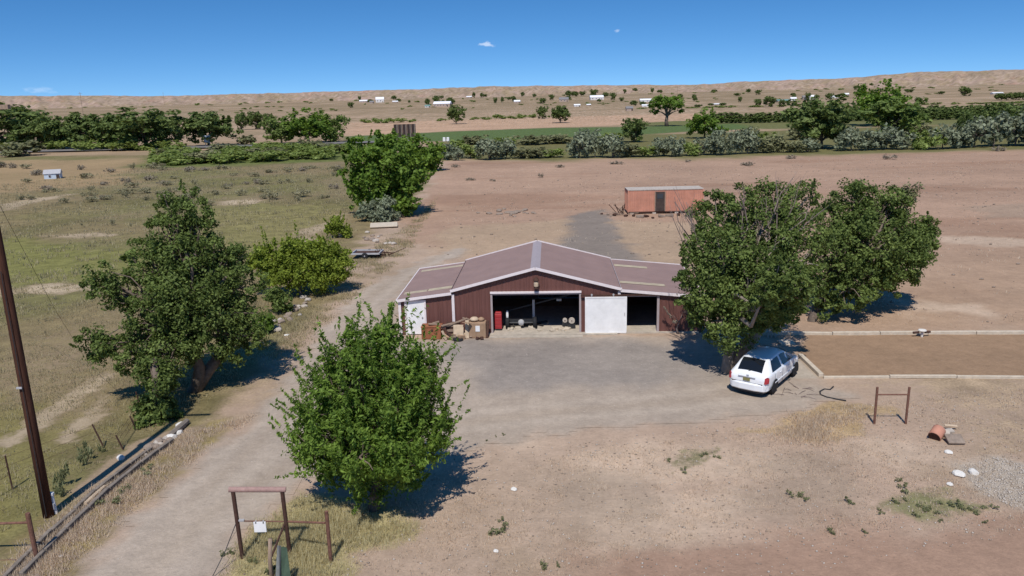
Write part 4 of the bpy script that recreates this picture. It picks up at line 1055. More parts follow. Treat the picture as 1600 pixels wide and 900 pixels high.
# roof panels run from eave to ridge
def slope(x0, z0, x1, z1):
    d = Vector((x1 - x0, 0, z1 - z0)); Ls = d.length; d.normalize(); n = Vector((-d.z, 0, d.x))
    if n.z < 0: n = -n
    return Ls, (lambda a, b, h: (x0 + d.x * b + n.x * h, a, z0 + d.z * b + n.z * h))
OV = .14
sk = {}
for nm, args, k in (('ml', (-HW - .05, ZE + .0, -.10, ZA), 8), ('mr', (HW + .05, ZE, .10, ZA), 8),
                    ('ll', (LX - .12, LZ - .02, -HW + .02, LZI), 8), ('rl', (RX + .12, RZ - .02, HW - .02, RZI), 8)):
    Ls, mp = slope(*args); sk[nm] = (Ls, mp)
    e = np.linspace(-OV, DP + OV, k + 1)
    for a, b in zip(e[:-1], e[1:]):
        mb = MB(); corr(mb, a + .003, b - .003, 0.0, Ls, mp, rib=.235, rh=.016, th=.025); mb.build('roof_panel', M['roof'], barn)
def sky_light(nm, a0, a1, f0, f1):
    Ls, mp = sk[nm]; mb = MB(); corr(mb, a0, a1, Ls * f0, Ls * f1, mp, rib=.235, rh=.018, th=-.004)
    mb.v = [(x, y, z + .012) for x, y, z in mb.v]
    mb.build('skylight', M['fibre'], barn)
sky_light('ll', .95, 1.42, .06, .48); sky_light('ll', .97, 1.46, .50, .97); sky_light('ll', 6.35, 6.8, .08, .95)
sky_light('rl', 1.35, 1.85, .42, .96); sky_light('rl', 5.55, 6.05, .52, .95)
# ridge cap
mb = MB(); mb.add([(-.25, -OV - .02, ZA - .02), (0, -OV - .02, ZA + .055), (.25, -OV - .02, ZA - .02), (-.25, DP + OV + .02, ZA - .02), (0, DP + OV + .02, ZA + .055), (.25, DP + OV + .02, ZA - .02),
                   (0, -OV - .02, ZA - .08), (0, DP + OV + .02, ZA - .08)], [(0, 1, 4, 3), (1, 2, 5, 4), (0, 6, 1), (1, 6, 2), (3, 4, 7), (4, 5, 7), (0, 3, 7, 6), (6, 7, 5, 2)])
mb.build('ridge_cap', M['ridge'], barn)
# white edge trim
for y in (-OV - .03, DP + OV + .03):
    for a, b in (((-HW - .12, ZE - .04), (-.01, ZA + .02)), ((HW + .12, ZE - .04), (.01, ZA + .02)), ((LX - .16, LZ - .05), (-HW - .07, LZI - .045)), ((RX + .16, RZ - .05), (HW + .07, RZI - .045))):
        mb = MB(); mb.bar((a[0], y, a[1]), (b[0], y, b[1]), .05, .135); mb.build('edge_trim', M['trim'], barn)
for X, s in ((LX - .15, 1), (RX + .15, -1)):
    mb = MB(); mb.bar((X, -OV, LZ - .06), (X, DP + OV, LZ - .06), .05, .09); mb.build('gutter', M['trim'], barn)
for X, zt in ((-HW - .005, LZI - .1), (LX + .01, LZ - .1), (HW + .005, RZI - .1)):
    mb = MB(); mb.box((X, -.045, zt / 2), (.14, .06, zt)); mb.build('corner_trim', M['trim'], barn)
for X, b in ((HW + .05, 1), (-HW - .05, 1)):
    mb = MB(); mb.bar((X + (.05 if X > 0 else -.05), -OV, ZE - .035), (X + (.05 if X > 0 else -.05), DP + OV, ZE - .035), .03, .07); mb.build('flashing', M['ridge' if X > 0 else 'roof'], barn)
# main doorway frame
mb = MB(); mb.box((OP[0] - .03, -.03, OP[2] / 2), (.10, .10, OP[2])); mb.build('door_jamb', M['ridge'], barn)
mb = MB(); mb.box((OP[1] + .03, -.03, OP[2] / 2), (.10, .10, OP[2])); mb.build('door_jamb', M['ridge'], barn)
mb = MB(); mb.box((0, -.05, OP[2] + .07), (OP[1] - OP[0] + .18, .14, .09)); mb.build('door_header', M['trim'], barn)
mb = MB(); mb.box((0, .02, OP[2] - .03), (OP[1] - OP[0] - .05, .06, .09)); mb.build('roller_door_edge', M['ridge'], barn)
mb = MB(); mb.box((O2[0] - .02, -.02, O2[2] / 2), (.08, .09, O2[2])); mb.build('door_jamb', M['siding'], barn)
mb = MB(); mb.box((O2[1] + .03, -.02, O2[2] / 2), (.12, .09, O2[2])); mb.build('door_jamb', M['ridge'], barn)
mb = MB(); mb.box((O2[0] + .9, -.03, O2[2] + .03), (1.95, .09, .07)); mb.build('door_header', M['ridge'], barn)
# slabs
mb = MB(); mb.box((0, 2.4, 0.0), (8.3, 5.6, .12)); mb.build('concrete_floor', M['concrete'], barn)
mb = MB(); mb.box((6.3, 2.5, 0.0), (4.0, 5.4, .12)); mb.build('concrete_floor', M['concrete'], barn)
mb = MB(); mb.box((0, -.62, .0), (4.75, .36, .10)); mb.build('door_sill', M['concrete'], barn)
# white sliding door
dr = MB(); dr.box((3.57, -.17, 1.0), (2.12, .05, 1.92)); door = dr.build('sliding_door', M['white'], barn, bevel=.008)
mb = MB()
for a, b in (((2.54, .07), (4.60, .07)), ((2.54, 1.93), (4.60, 1.93))): mb.bar((a[0], -.20, a[1]), (b[0], -.20, b[1]), .02, .06)
for X in (2.54, 4.60): mb.box((X, -.20, 1.0), (.06, .02, 1.80))
mb.build('door_frame', M['white'], door)
mb = MB(); mb.box((4.52, -.215, 1.05), (.03, .03, .16)); mb.build('handle', M['grey_metal'], door)
mb = MB(); mb.bar((2.3, -.15, 2.03), (6.4, -.15, 2.03), .06, .07); mb.build('door_rail', M['darkrust'], barn)
for X in (2.85, 3.95):
    mb = MB(); mb.box((X, -.19, 2.03), (.06, .03, .16)); mb.lathe([(.05, -.02), (.05, .02)], (X, -.20, 2.08), 10, Matrix.Rotation(pi / 2, 3, 'X')); mb.build('door_hanger', M['grey_metal'], barn)
# left side door
sd = MB().box(((LD[0] + LD[1]) / 2, -.02, LD[2] / 2 + .02), (LD[1] - LD[0] - .1, .05, LD[2] - .02)).build('side_door', M['white'], barn, bevel=.006)
mb = MB()
for X in (LD[0], LD[1]): mb.box((X, -.03, LD[2] / 2), (.09, .08, LD[2]))
mb.box(((LD[0] + LD[1]) / 2, -.03, LD[2] + .035), (LD[1] - LD[0] + .09, .08, .07)); mb.build('door_frame', M['trim'], sd)
MB().lathe([(.035, -.03), (.04, 0), (.03, .03)], (LD[1] - .16, -.075, .95), 10, Matrix.Rotation(pi / 2, 3, 'X')).build('knob', M['grey_metal'], sd)
# lantern on the gable
lt = MB().lathe([(.05, 0), (.16, .05), (.15, .09), (.05, .22), (.02, .26)], (.04, -.24, 2.82), 10).build('lantern', M['darkrust'], barn)
MB().lathe([(.06, 0), (.12, .06), (.125, .22), (.10, .30)], (.04, -.24, 2.52), 12).build('globe', M['tan'], lt)
MB().lathe([(.03, 0), (.13, .02), (.12, .07)], (.04, -.24, 2.44), 10).build('lantern_base', M['darkrust'], lt)
MB().bar((.04, -.01, 2.98), (.04, -.25, 3.02), .04, .04).build('bracket', M['darkrust'], lt)

BM = Matrix.Translation(BO) @ Matrix.Rotation(BR, 4, 'Z')
def bl(x, y, z=0.0): return BM @ Vector((x, y, z))

# ------------------------------------------------------------------ things in and beside the barn
FZ = .06
t = thing('axle', 'black wheeled axle with pale round differential standing in the barn doorway', 'axle', bl(-.8, .75, FZ), BR)
RX90 = Matrix.Rotation(pi / 2, 3, 'Y')
for s in (-1, 1):
    ty = MB().lathe([(.16, -.10), (.27, -.10), (.31, -.05), (.31, .05), (.27, .10), (.16, .10)], (s * .72, 0, .31), 18, RX90).build('tyre', M['black'], t, True)
    MB().lathe([(.05, -.07), (.16, -.06), (.16, .06), (.05, .07)], (s * .72, 0, .31), 14, RX90).build('rim', M['black_steel'], ty)
MB().tube([(-.7, 0, .31), (-.2, 0, .31), (.2, 0, .31), (.7, 0, .31)], [.05, .06, .06, .05], 10).box((0, .1, .42), (1.3, .10, .12)).build('beam', M['black_steel'], t)
MB().lathe([(.03, -.13), (.13, -.10), (.17, 0), (.13, .10), (.03, .13)], (0, -.03, .33), 14, Matrix.Rotation(pi / 2, 3, 'X')).build('differential', M['grey_metal'], t)
MB().lathe([(.06, 0), (.07, .1), (.06, .3), (.03, .36)], (-.72, -.05, .62), 10).build('white_cap', M['white'], t)
t = thing('tool_chest', 'red upright tool cabinet just inside the left of the barn doorway', 'cabinet', bl(-1.98, .55, FZ), BR)
MB().box((0, 0, .5), (.36, .4, .82)).build('body', M['red'], t, bevel=.02)
for i in range(4): MB().box((0, -.205, .24 + i * .18), (.31, .02, .15)).build('drawer', M['red'], t, bevel=.005)
MB().box((0, 0, .95), (.30, .34, .06)).build('lid', M['red'], t, bevel=.015)
MB().box((0, 0, .06), (.34, .36, .07)).build('base', M['black_steel'], t)
t = thing('engine_hoist', 'dark engine hoist with raised diagonal boom in the barn doorway', 'hoist', bl(-.15, 1.35, FZ), BR)
MB().box((0, 0, .7), (.12, .12, 1.4)).build('post', M['grey_metal'], t)
MB().bar((-1.5, .2, .72), (1.9, .1, 1.62), .07, .08).build('boom', M['black_steel'], t)
MB().bar((-.5, -.3, .05), (.7, .5, .05), .1, .1).bar((.5, -.3, .05), (-.6, .5, .05), .1, .1).build('leg', M['black_steel'], t)
MB().box((1.35, .0, 1.38), (.25, .1, .12)).build('counterweight', M['grey_metal'], t)
for i, (x, y, r, lab) in enumerate(((1.5, .8, .12, 'small round grey drum lying at the right of the barn floor'), (1.85, .6, .16, 'larger round pale wheel rim leaning at the right of the barn doorway'))):
    t = thing('wheel_rim', lab, 'wheel rim', bl(x, y, FZ), BR)
    MB().lathe([(r, -.06), (r * .9, -.05), (r * .85, .05), (r, .06)], (0, 0, r + .28), 16, Matrix.Rotation(pi / 2, 3, 'X')).build('rim', M['stone'], t)
    MB().lathe([(.03, -.07), (.05, 0), (.03, .07)], (0, 0, r + .28), 10, Matrix.Rotation(pi / 2, 3, 'X')).build('hub', M['darkrust'], t)
    MB().box((0, .12, .14), (r * 2.4, .3, .26)).build('stand', M['black_steel'], t)
for i in range(16):
    x = -1.5 + rng.random() * 3.4; y = .15 + rng.random() * .55
    o = MB().box((0, 0, .05), (.14 + .22 * rng.random(), .12 + .14 * rng.random(), .10 + .06 * rng.random()), Matrix.Rotation(rng.random() * .5, 3, 'X')).build('debris_block', M['pale_conc'], None, bevel=.02)
    o.location = bl(x, y, FZ); o.rotation_euler = (0, 0, rng.random() * 3)
    tag(o, 'pale block of debris lying on the sunlit barn floor edge', 'debris', 'pale debris blocks on the barn floor')
# rusty box and the junk heap left of the doorway
t = thing('rusty_box', 'rusty red metal chest at the left end of the junk heap', 'chest', bl(-5.33, -.62), BR)
MB().box((0, 0, .33), (1.0, .62, .62)).build('body', M['box_rust'], t, bevel=.02)
MB().box((0, 0, .665), (1.04, .66, .05)).build('lid', M['box_rust'], t, bevel=.01)
MB().box((.05, -.325, .5), (.12, .03, .10)).build('latch', M['darkrust'], t)
t = thing('broken_box', 'crumpled reddish board lying on the rusty chest lid', 'board', bl(-5.2, -.62, .70), BR + .3)
MB().box((0, 0, .04), (.6, .2, .05), Matrix.Rotation(.12, 3, 'Y')).box((.1, .1, .09), (.35, .12, .05), Matrix.Rotation(-.2, 3, 'Y')).build('plank', M['wood'], t)
t = thing('cardboard_box', 'brown box with a cream label at the right end of the junk heap', 'box', bl(-2.98, -.50), BR)
MB().box((0, 0, .42), (.86, .55, .80)).build('body', M['card'], t, bevel=.02)
MB().box((.02, -.285, .52), (.22, .02, .30)).build('label_sheet', M['white'], t)
MB().bar((-.43, -.27, .83), (-.60, -.5, .90), .4, .02).build('flap', M['card'], t)
t = thing('scrap_sack', 'bulging tan sack on top of the brown labelled box', 'sack', bl(-3.0, -.45, .83), BR)
MB().lathe([(.10, 0), (.22, .05), (.24, .12), (.15, .2), (.04, .22)], (-.15, 0, 0), 9).build('sack_body', M['tan'], t, True)
MB().lathe([(.10, 0), (.18, .06), (.16, .14), (.04, .2)], (.2, .03, 0), 8).build('bundle', M['card'], t, True)
o = MB().box((0, 0, .36), (.52, .08, .70), Matrix.Rotation(-.25, 3, 'X')).build('tan_board', M['tan'], None, bevel=.01)
o.location = bl(-3.95, -.75, .0); o.rotation_euler.z = BR; tag(o, 'cream board leaning in the middle of the junk heap', 'board')
o = MB().box((0, 0, .45), (.20, .10, .92), Matrix.Rotation(-.22, 3, 'X')).build('upright_plank', M['tan'], None, bevel=.01)
o.location = bl(-3.52, -.62, 0); o.rotation_euler.z = BR; tag(o, 'narrow upright tan plank beside the brown labelled box', 'plank')
for i, (a, b, m, lab) in enumerate((((-4.9, -.8, .55), (-3.5, -.5, 1.0), 'wood', 'long slanting board rising across the junk heap'), ((-4.8, -.9, .72), (-4.2, -.6, .78), 'wood', 'short board lying level over the left of the junk heap'),
                                    ((-4.7, -.95, .62), (-4.1, -1.15, .05), 'darkrust', 'dark bent strut sloping down in front of the cream board'), ((-3.75, -.5, 1.02), (-3.3, -.45, .88), 'wood', 'short broken board on the top of the junk heap'),
                                    ((-4.75, -1.0, .5), (-4.55, -1.1, .04), 'tan', 'pale slat leaning at the left of the cream board'), ((-2.45, -.4, .85), (-2.5, -.75, .02), 'darkrust', 'dark strut leaning at the right of the labelled box'))):
    o = MB().bar(bl(*a) - bl(*a), bl(*b) - bl(*a), .13, .05).build('scrap_board', M[m]); o.location = bl(*a); tag(o, lab, 'board', None)
t = thing('old_tyre', 'dark tyre lying in front of the junk heap', 'tyre', bl(-3.95, -1.12), 0)
MB().lathe([(.15, 0), (.24, 0), (.28, .06), (.24, .14), (.15, .14)], (0, 0, .0), 16, Matrix.Rotation(.2, 3, 'Y')).build('tyre_body', M['black'], t, True)
MB().lathe([(.13, .02), (.15, .05), (.15, .1), (.13, .12)], (0, 0, .0), 14, Matrix.Rotation(.2, 3, 'Y')).build('rim', M['darkrust'], t, True)
for i in range(14):
    x = -4.6 + rng.random() * 1.9; r = .07 + .08 * rng.random()
    o = MB().box((0, 0, r * .8), (r * 2.6, r * 1.7, r * 1.6), Matrix.Rotation(rng.random(), 3, 'Y')).build('scrap_block', M[('wood', 'tan', 'darkrust', 'card')[i % 4]], None, bevel=.015)
    o.location = bl(x, -1.05 + .5 * rng.random()); o.rotation_euler.z = rng.random() * 3; tag(o, 'small scrap block on the ground in the junk heap', 'scrap', 'small scrap blocks in the junk heap')
t = thing('dark_crate', 'dark slatted crate at the back of the junk heap', 'crate', bl(-4.25, -.45), BR)
MB().box((0, 0, .38), (.7, .4, .74)).build('crate_body', M['darkrust'], t)
for z in (.15, .4, .65): MB().box((0, -.215, z), (.72, .03, .12)).build('slat', M['wood'], t)

# ------------------------------------------------------------------ the car
def make_car():
    Lc, Wc = 4.15, .83
    p0 = at(1205, 617); p1 = at(1241, 591)
    d = (p1 - p0); d.z = 0; d.normalize()
    yaw = radians(38)
    fw = Vector((sin(yaw), cos(yaw), 0)); rt = Vector((cos(yaw), -sin(yaw), 0))
    org = at(1209, 615.5) - rt * .80 + fw * 1.20
    org.z = gz(org.x, org.y)
    t = thing('parked_car', 'white hatchback car parked in dappled shade under the big tree', 'car', org, -yaw)
    m, tr, b = new_mat('white_car_paint'); b.inputs['Base Color'].default_value = (.80, .80, .80, 1); b.inputs['Roughness'].default_value = .28; b.inputs['Coat Weight'].default_value = .6; b.inputs['Coat Roughness'].default_value = .06
    g, tr, b = new_mat('car_glass'); b.inputs['Base Color'].default_value = (.010, .012, .015, 1); b.inputs['Roughness'].default_value = .12; b.inputs['Specular IOR Level'].default_value = .45
    # local: y forward, x right.  rows: y, half width at belt, belt z, roof z, roof half width, sill z
    st = [(-2.06, .60, .72, .74, .50, .36), (-2.04, .70, .80, .84, .56, .30), (-1.98, .76, .88, .93, .57, .26), (-1.85, .79, .92, .99, .58, .24), (-1.62, .815, .94, 1.22, .555, .22), (-1.40, .825, .945, 1.37, .53, .21), (-1.15, .83, .945, 1.425, .525, .20),
          (-.6, .835, .94, 1.455, .53, .20), (0, .84, .93, 1.455, .53, .20), (.38, .835, .925, 1.41, .565, .20), (.70, .83, .92, 1.26, .58, .20), (1.02, .82, .91, 1.04, .61, .20), (1.22, .81, .90, .935, .62, .20), (1.55, .79, .84, .875, .60, .21), (1.85, .74, .76, .80, .54, .23), (2.02, .64, .66, .70, .44, .28), (2.07, .52, .56, .58, .36, .34)]
    ya = np.array([s[0] for s in st]); yy = np.unique(np.concatenate([np.linspace(-2.06, 2.07, 60), ya]))
    I = lambda c: np.interp(yy, ya, [s[c] for s in st])
    wb, bz, rz, rw, sz = I(1), I(2), I(3), I(4), I(5)
    def sec(k, f):
        """half section outline: f 0..1 from sill to roof middle"""
        pts = [(wb[k] * .86, sz[k]), (wb[k] * .97, sz[k] + .10), (wb[k] * 1.0, sz[k] + .26), (wb[k] * 1.005, bz[k] - .16), (wb[k] * .985, bz[k] - .03), (wb[k] * .955, bz[k]), (rw[k] * 1.06, rz[k] - (rz[k] - bz[k]) * .14), (rw[k] * .95, rz[k] - .03), (rw[k] * .6, rz[k] + .012), (0, rz[k] + .03)]
        return pts
    rows = []
    for k in range(len(yy)):
        h = sec(k, 0); rows.append([(x, yy[k], z) for x, z in h] + [(-x, yy[k], z) for x, z in h[-2::-1]])
    n = len(rows[0]); mb = MB()
    vs = [p for r in rows for p in r]
    fs = [(i * n + j, i * n + j + 1, (i + 1) * n + j + 1, (i + 1) * n + j) for i in range(len(rows) - 1) for j in range(n - 1)]
    fs += [tuple(range(n)), tuple((len(rows) - 1) * n + j for j in range(n))]
    fs += [((i + 1) * n, (i + 1) * n + n - 1, i * n + n - 1, i * n) for i in range(len(rows) - 1)]
    body = mb.add(vs, fs).build('body', m, t, True)
    def surf(y, v, off=.006):
        """point on the upper side between belt (v 0) and roof (v 1), right side"""
        b_, r_, rr, w_ = (np.interp(y, yy, q) for q in (bz, rz, rw, wb))
        x0, z0 = w_ * .955, b_; x1, z1 = rr * 1.06, r_ - (r_ - b_) * .14
        return Vector((x0 + (x1 - x0) * v + off, y, z0 + (z1 - z0) * v + off * .4))
    for s in (1, -1):
        for (ya_, yb_, sl0, sl1) in ((-1.42, -.42, .42, 0), (-.25, .98, 0, .72)):
            mbw = MB(); K = 8; V = []
            for i in range(K + 1):
                u = i / K; lo = ya_ + (yb_ - ya_) * u
                y0 = ya_ + (yb_ - ya_) * u; y1 = (ya_ + sl0 * .6) + ((yb_ - sl1) - (ya_ + sl0 * .6)) * u
                a, c = surf(y0, .06), surf(y1, .95)
                V += [(a.x * s, a.y, a.z), (c.x * s, c.y, c.z)]
            mbw.add(V, [(2 * i, 2 * i + 1, 2 * i + 3, 2 * i + 2) for i in range(K)]).build('side_window', g, t, True)
        mbl = MB()
        for y in (-.38, .95, -1.2): mbl.box((s * .842, y, .62), (.008, .012, .56))
        mbl.build('door_seam', M['black_steel'], body)
        for y in (-.62, .30): MB().box((s * .845, y, .80), (.03, .16, .03)).build('door_handle', m, t, bevel=.008)
        mr = MB().box((s * .93, .82, .98), (.18, .10, .12)).build('side_mirror', m, t, bevel=.03)
        MB().box((s * .845, -.1, .50), (.02, 2.3, .05)).build('side_moulding', m, t, bevel=.006)
        for y in (-1.22, 1.27):
            wl = MB().lathe([(.17, -.09), (.27, -.09), (.295, -.05), (.295, .05), (.27, .09), (.17, .09)], (s * .735, y, .295), 22, RX90).build('wheel', M['black'], t, True)
            rm = MB().lathe([(.03, -.015), (.10, 0), (.175, -.01), (.18, -.03)], (s * .822, y, .295), 18, Matrix.Rotation(s * pi / 2, 3, 'Y')).build('rim', M['grey_metal'], wl)
            ar = MB(); A_ = [(cos(a) * .36, sin(a) * .36) for a in np.linspace(-.35, pi + .35, 18)]
            ar.add([(s * .848, y + p[0], max(.16, .30 + p[1])) for p in A_], [tuple(range(18))]).build('wheel_arch', M['black'], body)
        # tail lights wrap the rear corners
        tl = MB(); q = []
        for (x, y, z) in ((.66, -2.02, .67), (.67, -1.98, .88), (.755, -1.90, .90), (.80, -1.82, .85), (.80, -1.85, .66), (.73, -2.0, .65)): q.append((s * (x + .03), y - .06, z))
        q += [(p[0] * .93, p[1] + .12, p[2]) for p in q]
        tl.add(q, [tuple(range(6)), tuple(range(6, 12))] + [(i, (i + 1) % 6, 6 + (i + 1) % 6, 6 + i) for i in range(6)]).build('tail_light', M['red'], t)
        MB().box((s * .52, 2.02, .60), (.22, .10, .12)).build('headlight', M['pane'], t, bevel=.02)
    # rear window, windscreen
    def band(name, ys0, ys1, mat, f=.86, off=.035):
        V = []; K = 6
        for i in range(K + 1):
            y = ys0 + (ys1 - ys0) * i / K; r_ = np.interp(y, yy, rz); rr = np.interp(y, yy, rw) * f
            V += [(-rr, y, r_ + off - .01), (-rr * .5, y, r_ + off + .008), (0, y, r_ + off + .016), (rr * .5, y, r_ + off + .008), (rr, y, r_ + off - .01)]
        MB().add(V, [(5 * i + j, 5 * i + j + 1, 5 * i + j + 6, 5 * i + j + 5) for i in range(K) for j in range(4)]).build(name, mat, t, True)
    band('rear_window', -1.84, -1.36, g); band('windscreen', .42, 1.16, g)
    MB().bar((-.05, -1.86, 1.01), (.42, -1.66, 1.19), .025, .025).build('wiper', M['black_steel'], t)
    bp = MB().prism([(-.80, -1.70), (-.79, -1.90), (-.66, -2.06), (-.32, -2.13), (.32, -2.13), (.66, -2.06), (.79, -1.90), (.80, -1.70)], .28, .60).build('rear_bumper', m, t, bevel=.05)
    MB().prism([(-.70, -1.7), (-.62, -2.0), (-.3, -2.06), (.3, -2.06), (.62, -2.0), (.70, -1.7)], .20, .30).build('bumper_skirt', M['black_steel'], bp)
    MB().prism([(-.78, 1.70), (-.72, 1.94), (-.5, 2.08), (-.2, 2.13), (.2, 2.13), (.5, 2.08), (.72, 1.94), (.78, 1.70)], .26, .56).build('front_bumper', m, t, bevel=.05)
    pm = simple('yellow_plate', (.22, .20, .08), .5, var=.2, scale=30)
    MB().box((-.03, -2.085, .735), (.28, .02, .13)).build('licence_plate', pm, t)
    MB().box((-.03, -2.075, .83), (.7, .03, .03)).build('boot_trim', M['grey_metal'], t)
    MB().box((0, -2.055, .90), (.10, .012, .05)).build('badge', M['grey_metal'], t)
    MB().box((.0, 0.2, .24), (1.35, 3.7, .14)).build('underbody', M['black'], t)
make_car()

# ------------------------------------------------------------------ kerbs and walls by the bed
def wall(name, pts, wd, ht, mat, label, cat, seg=2.4):
    t = thing(name, label, cat, Vector((pts[0].x, pts[0].y, gz(pts[0].x, pts[0].y))))
    for a, b in zip(pts[:-1], pts[1:]):
        n = max(1, round((b - a).length / seg))
        for i in range(n):
            p, q = a.lerp(b, i / n), a.lerp(b, (i + 1) / n)
            gap = (q - p).normalized() * .012
            jz = rng.normal() * .012
            p2 = Vector((p.x, p.y, gz(p.x, p.y) + ht / 2 - .03 + jz)) + gap; q2 = Vector((q.x, q.y, gz(q.x, q.y) + ht / 2 - .03 + jz + rng.normal() * .008)) - gap
            MB().bar(p2 - t.location, q2 - t.location, wd, ht).build('kerb_block', M[mat], t, bevel=.015)
    return t
wall('garden_kerb', [at(1170, 523), at(1300, 523.5), at(1600, 521.5), at(1900, 519)], .18, .20, 'pale_conc', 'pale concrete kerb along the far side of the brown soil bed', 'kerb')
wall('garden_kerb', [at(1250, 558), at(1283, 589)], .20, .18, 'pale_conc', 'short slanting concrete kerb beside the parked car', 'kerb')
wall('garden_kerb', [at(1286, 591.5), at(1600, 591.5), at(1900, 591)], .12, .14, 'pale_conc', 'long straight concrete kerb along the near side of the brown soil bed', 'kerb')
p = atg(1440, 527)
t = thing('garden_tap', 'white garden tap between dark pipe ends on the far kerb', 'tap', p)
MB().lathe([(.05, -.1), (.07, .25), (.20, .34), (.18, .38), (.05, .40)], (0, 0, 0), 10).build('basin', M['white_stone'], t)
MB().tube([(-.42, .05, .22), (-.14, .02, .25)], .06, 8).build('pipe', M['darkrust'], t); MB().tube([(.42, .05, .25), (.14, .02, .25)], .06, 8).build('pipe', M['darkrust'], t)
p = atg(1216, 545)
o = MB().box((0, 0, .05), (.7, .5, .12), Matrix.Rotation(.15, 3, 'X')).build('flat_stone', M['pale_conc'], None, bevel=.03); o.location = at(1229, 537); tag(o, 'pale flat stone in the tree shade behind the car', 'stone')
for x in (1200, 1205, 1211):
    p = atg(x, 527)
    o = MB().tube([(0, 0, -.1), (.02, 0, .62)], .045, 7).build('short_post', M['stone']); o.location = p; tag(o, 'short pale post in the tree shade by the far kerb', 'post', 'three short posts behind the big tree')

# ------------------------------------------------------------------ container and debris in the back field
pa, pb = at(981, 335.5), at(1098, 333)
d = (pb - pa); yaw = atan2(d.y, d.x); Lc = d.length
t = thing('red_container', 'faded red shipping container with a dark door in the bare field', 'container', Vector((pa.x, pa.y, gz(pa.x, pa.y) + .12)), yaw)
Hc, Wc = 2.35, 2.4
for i in range(8):
    a, b = Lc * i / 8, Lc * (i + 1) / 8
    for y, s in ((0, -1), (Wc, 1)):
        mb = MB(); corr(mb, a + .004, b - .004, .12, Hc - .10, (lambda A_, B_, h, y=y, s=s: (A_, y + s * h, B_)), rib=.2, rh=.025); mb.build('side_panel', M['container'], t)
for X, s in ((0, -1), (Lc, 1)):
    mb = MB(); corr(mb, .004, Wc - .004, .12, Hc - .10, (lambda A_, B_, h, X=X, s=s: (X + s * h, A_, B_)), rib=.25, rh=.025); mb.build('end_panel', M['container'], t)
MB().box((Lc / 2, Wc / 2, Hc - .06), (Lc + .08, Wc + .10, .07)).build('roof', M['stone'], t)
MB().box((Lc / 2, Wc / 2, .06), (Lc + .06, Wc + .08, .12)).build('base_frame', M['darkrust'], t)
for X in (.02, Lc - .02):
    for y in (-.02, Wc + .02): MB().box((X, y, Hc / 2), (.12, .12, Hc - .14)).build('corner_post', M['container'], t)
dX = (at(1028, 333) - pa).length
dd = MB().box((dX, -.05, 1.12), (1.05, .08, 1.95)).build('door', M['dark_door'], t)
for X in (-.5, .5): MB().box((dX + X, -.10, 1.12), (.08, .04, 1.98)).build('door_frame', M['wood'], dd)
MB().box((dX, -.10, 1.65), (.6, .03, .5)).build('pane', M['pane'], dd)
for i in range(4): o = MB().box((0, 0, .08), (.35, .3, .18)).build('footing_block', M['stone'], t); o.location = (.4 + i * (Lc - .8) / 3, .1, -.14)
t = thing('debris_rack', 'rusty tangle of rods and planks against the container left end', 'scrap', atg(970, 336))
for i in range(14):
    a = Vector((rng.normal() * .5, rng.normal() * .4, .05 + .1 * rng.random())); b_ = a + Vector((rng.normal() * .8, rng.normal() * .3, rng.random() * 1.3))
    MB().bar(a, b_, .06, .06).build('rod', M['darkrust' if i % 2 else 'wood'], t)
for x, y, s in ((950, 337, .3), (960, 338, .4), (990, 339, .35), (1000, 341, .5), (1010, 340, .4), (1034, 340, .45), (1046, 339, .5), (1020, 342, .3), (978, 339, .35), (1060, 337, .4), (940, 336, .25)):
    o = MB().box((0, 0, s * .25), (s * 1.5, s * .8, s * .55), Matrix.Rotation(rng.random() * .5, 3, 'Y')).build('rubble_block', M['brown_stone' if rng.random() < .6 else 'darkrust'], None, bevel=.04)
    o.location = atg(x, y); o.rotation_euler.z = rng.random() * 3; tag(o, 'brown rubble block lying before the red container', 'rubble', 'rubble blocks before the red container')
def rock_mesh(name, r, seed, mat):
    bm = bmesh.new(); bmesh.ops.create_icosphere(bm, subdivisions=2, radius=1)
    rs = np.random.default_rng(seed); dirs = unit(rs.normal(size=(9, 3))); cut = .62 + .3 * rs.random(9)
    for v in bm.verts:
        for dd_, c in zip(dirs, cut):
            q = float(np.dot(dd_, v.co)); 
            if q > c: v.co -= Vector(dd_) * (q - c)
        v.co *= r; v.co.z *= .7
    me = bpy.data.meshes.new(name); bm.to_mesh(me); bm.free(); me.materials.append(M[mat]); return me
RK = [rock_mesh('rock', 1, i, 'stone') for i in range(4)] + [rock_mesh('rock', 1, 9 + i, 'brown_stone') for i in range(3)] + [rock_mesh('rock', 1, 19 + i, 'white_stone') for i in range(2)]
def rock(x, y, r, k, label, group=None, name='rock', flat=1.0):
    o = link(name, RK[k]); p = atg(x, y); o.location = (p.x, p.y, p.z + r * .25 * flat); o.scale = (r * (1 + .4 * rng.random()), r, r * flat); o.rotation_euler = (0, 0, rng.random() * 6)
    return tag(o, label, 'rock', group)
for i in range(34):
    x = 795 + rng.normal() * 22; y = 333 + rng.normal() * 2.2
    rock(x, y, .14 + .22 * rng.random(), int(rng.integers(4, 7)), 'brown rock in the low heap behind the barn', 'rocks in the low heap behind the barn', flat=.7)
for i in range(26):
    f = rng.random(); x = 288 - 62 * f + rng.normal() * 3; y = 668 + 42 * f + rng.normal() * 2.5
    rock(x, y, .09 + .12 * rng.random(), int(rng.integers(0, 9)), 'stone in the row at the upper end of the ditch', 'stones in a row at the end of the ditch')
o = rock(189, 716, .15, 8, 'white triangular rock lying beside the ditch')
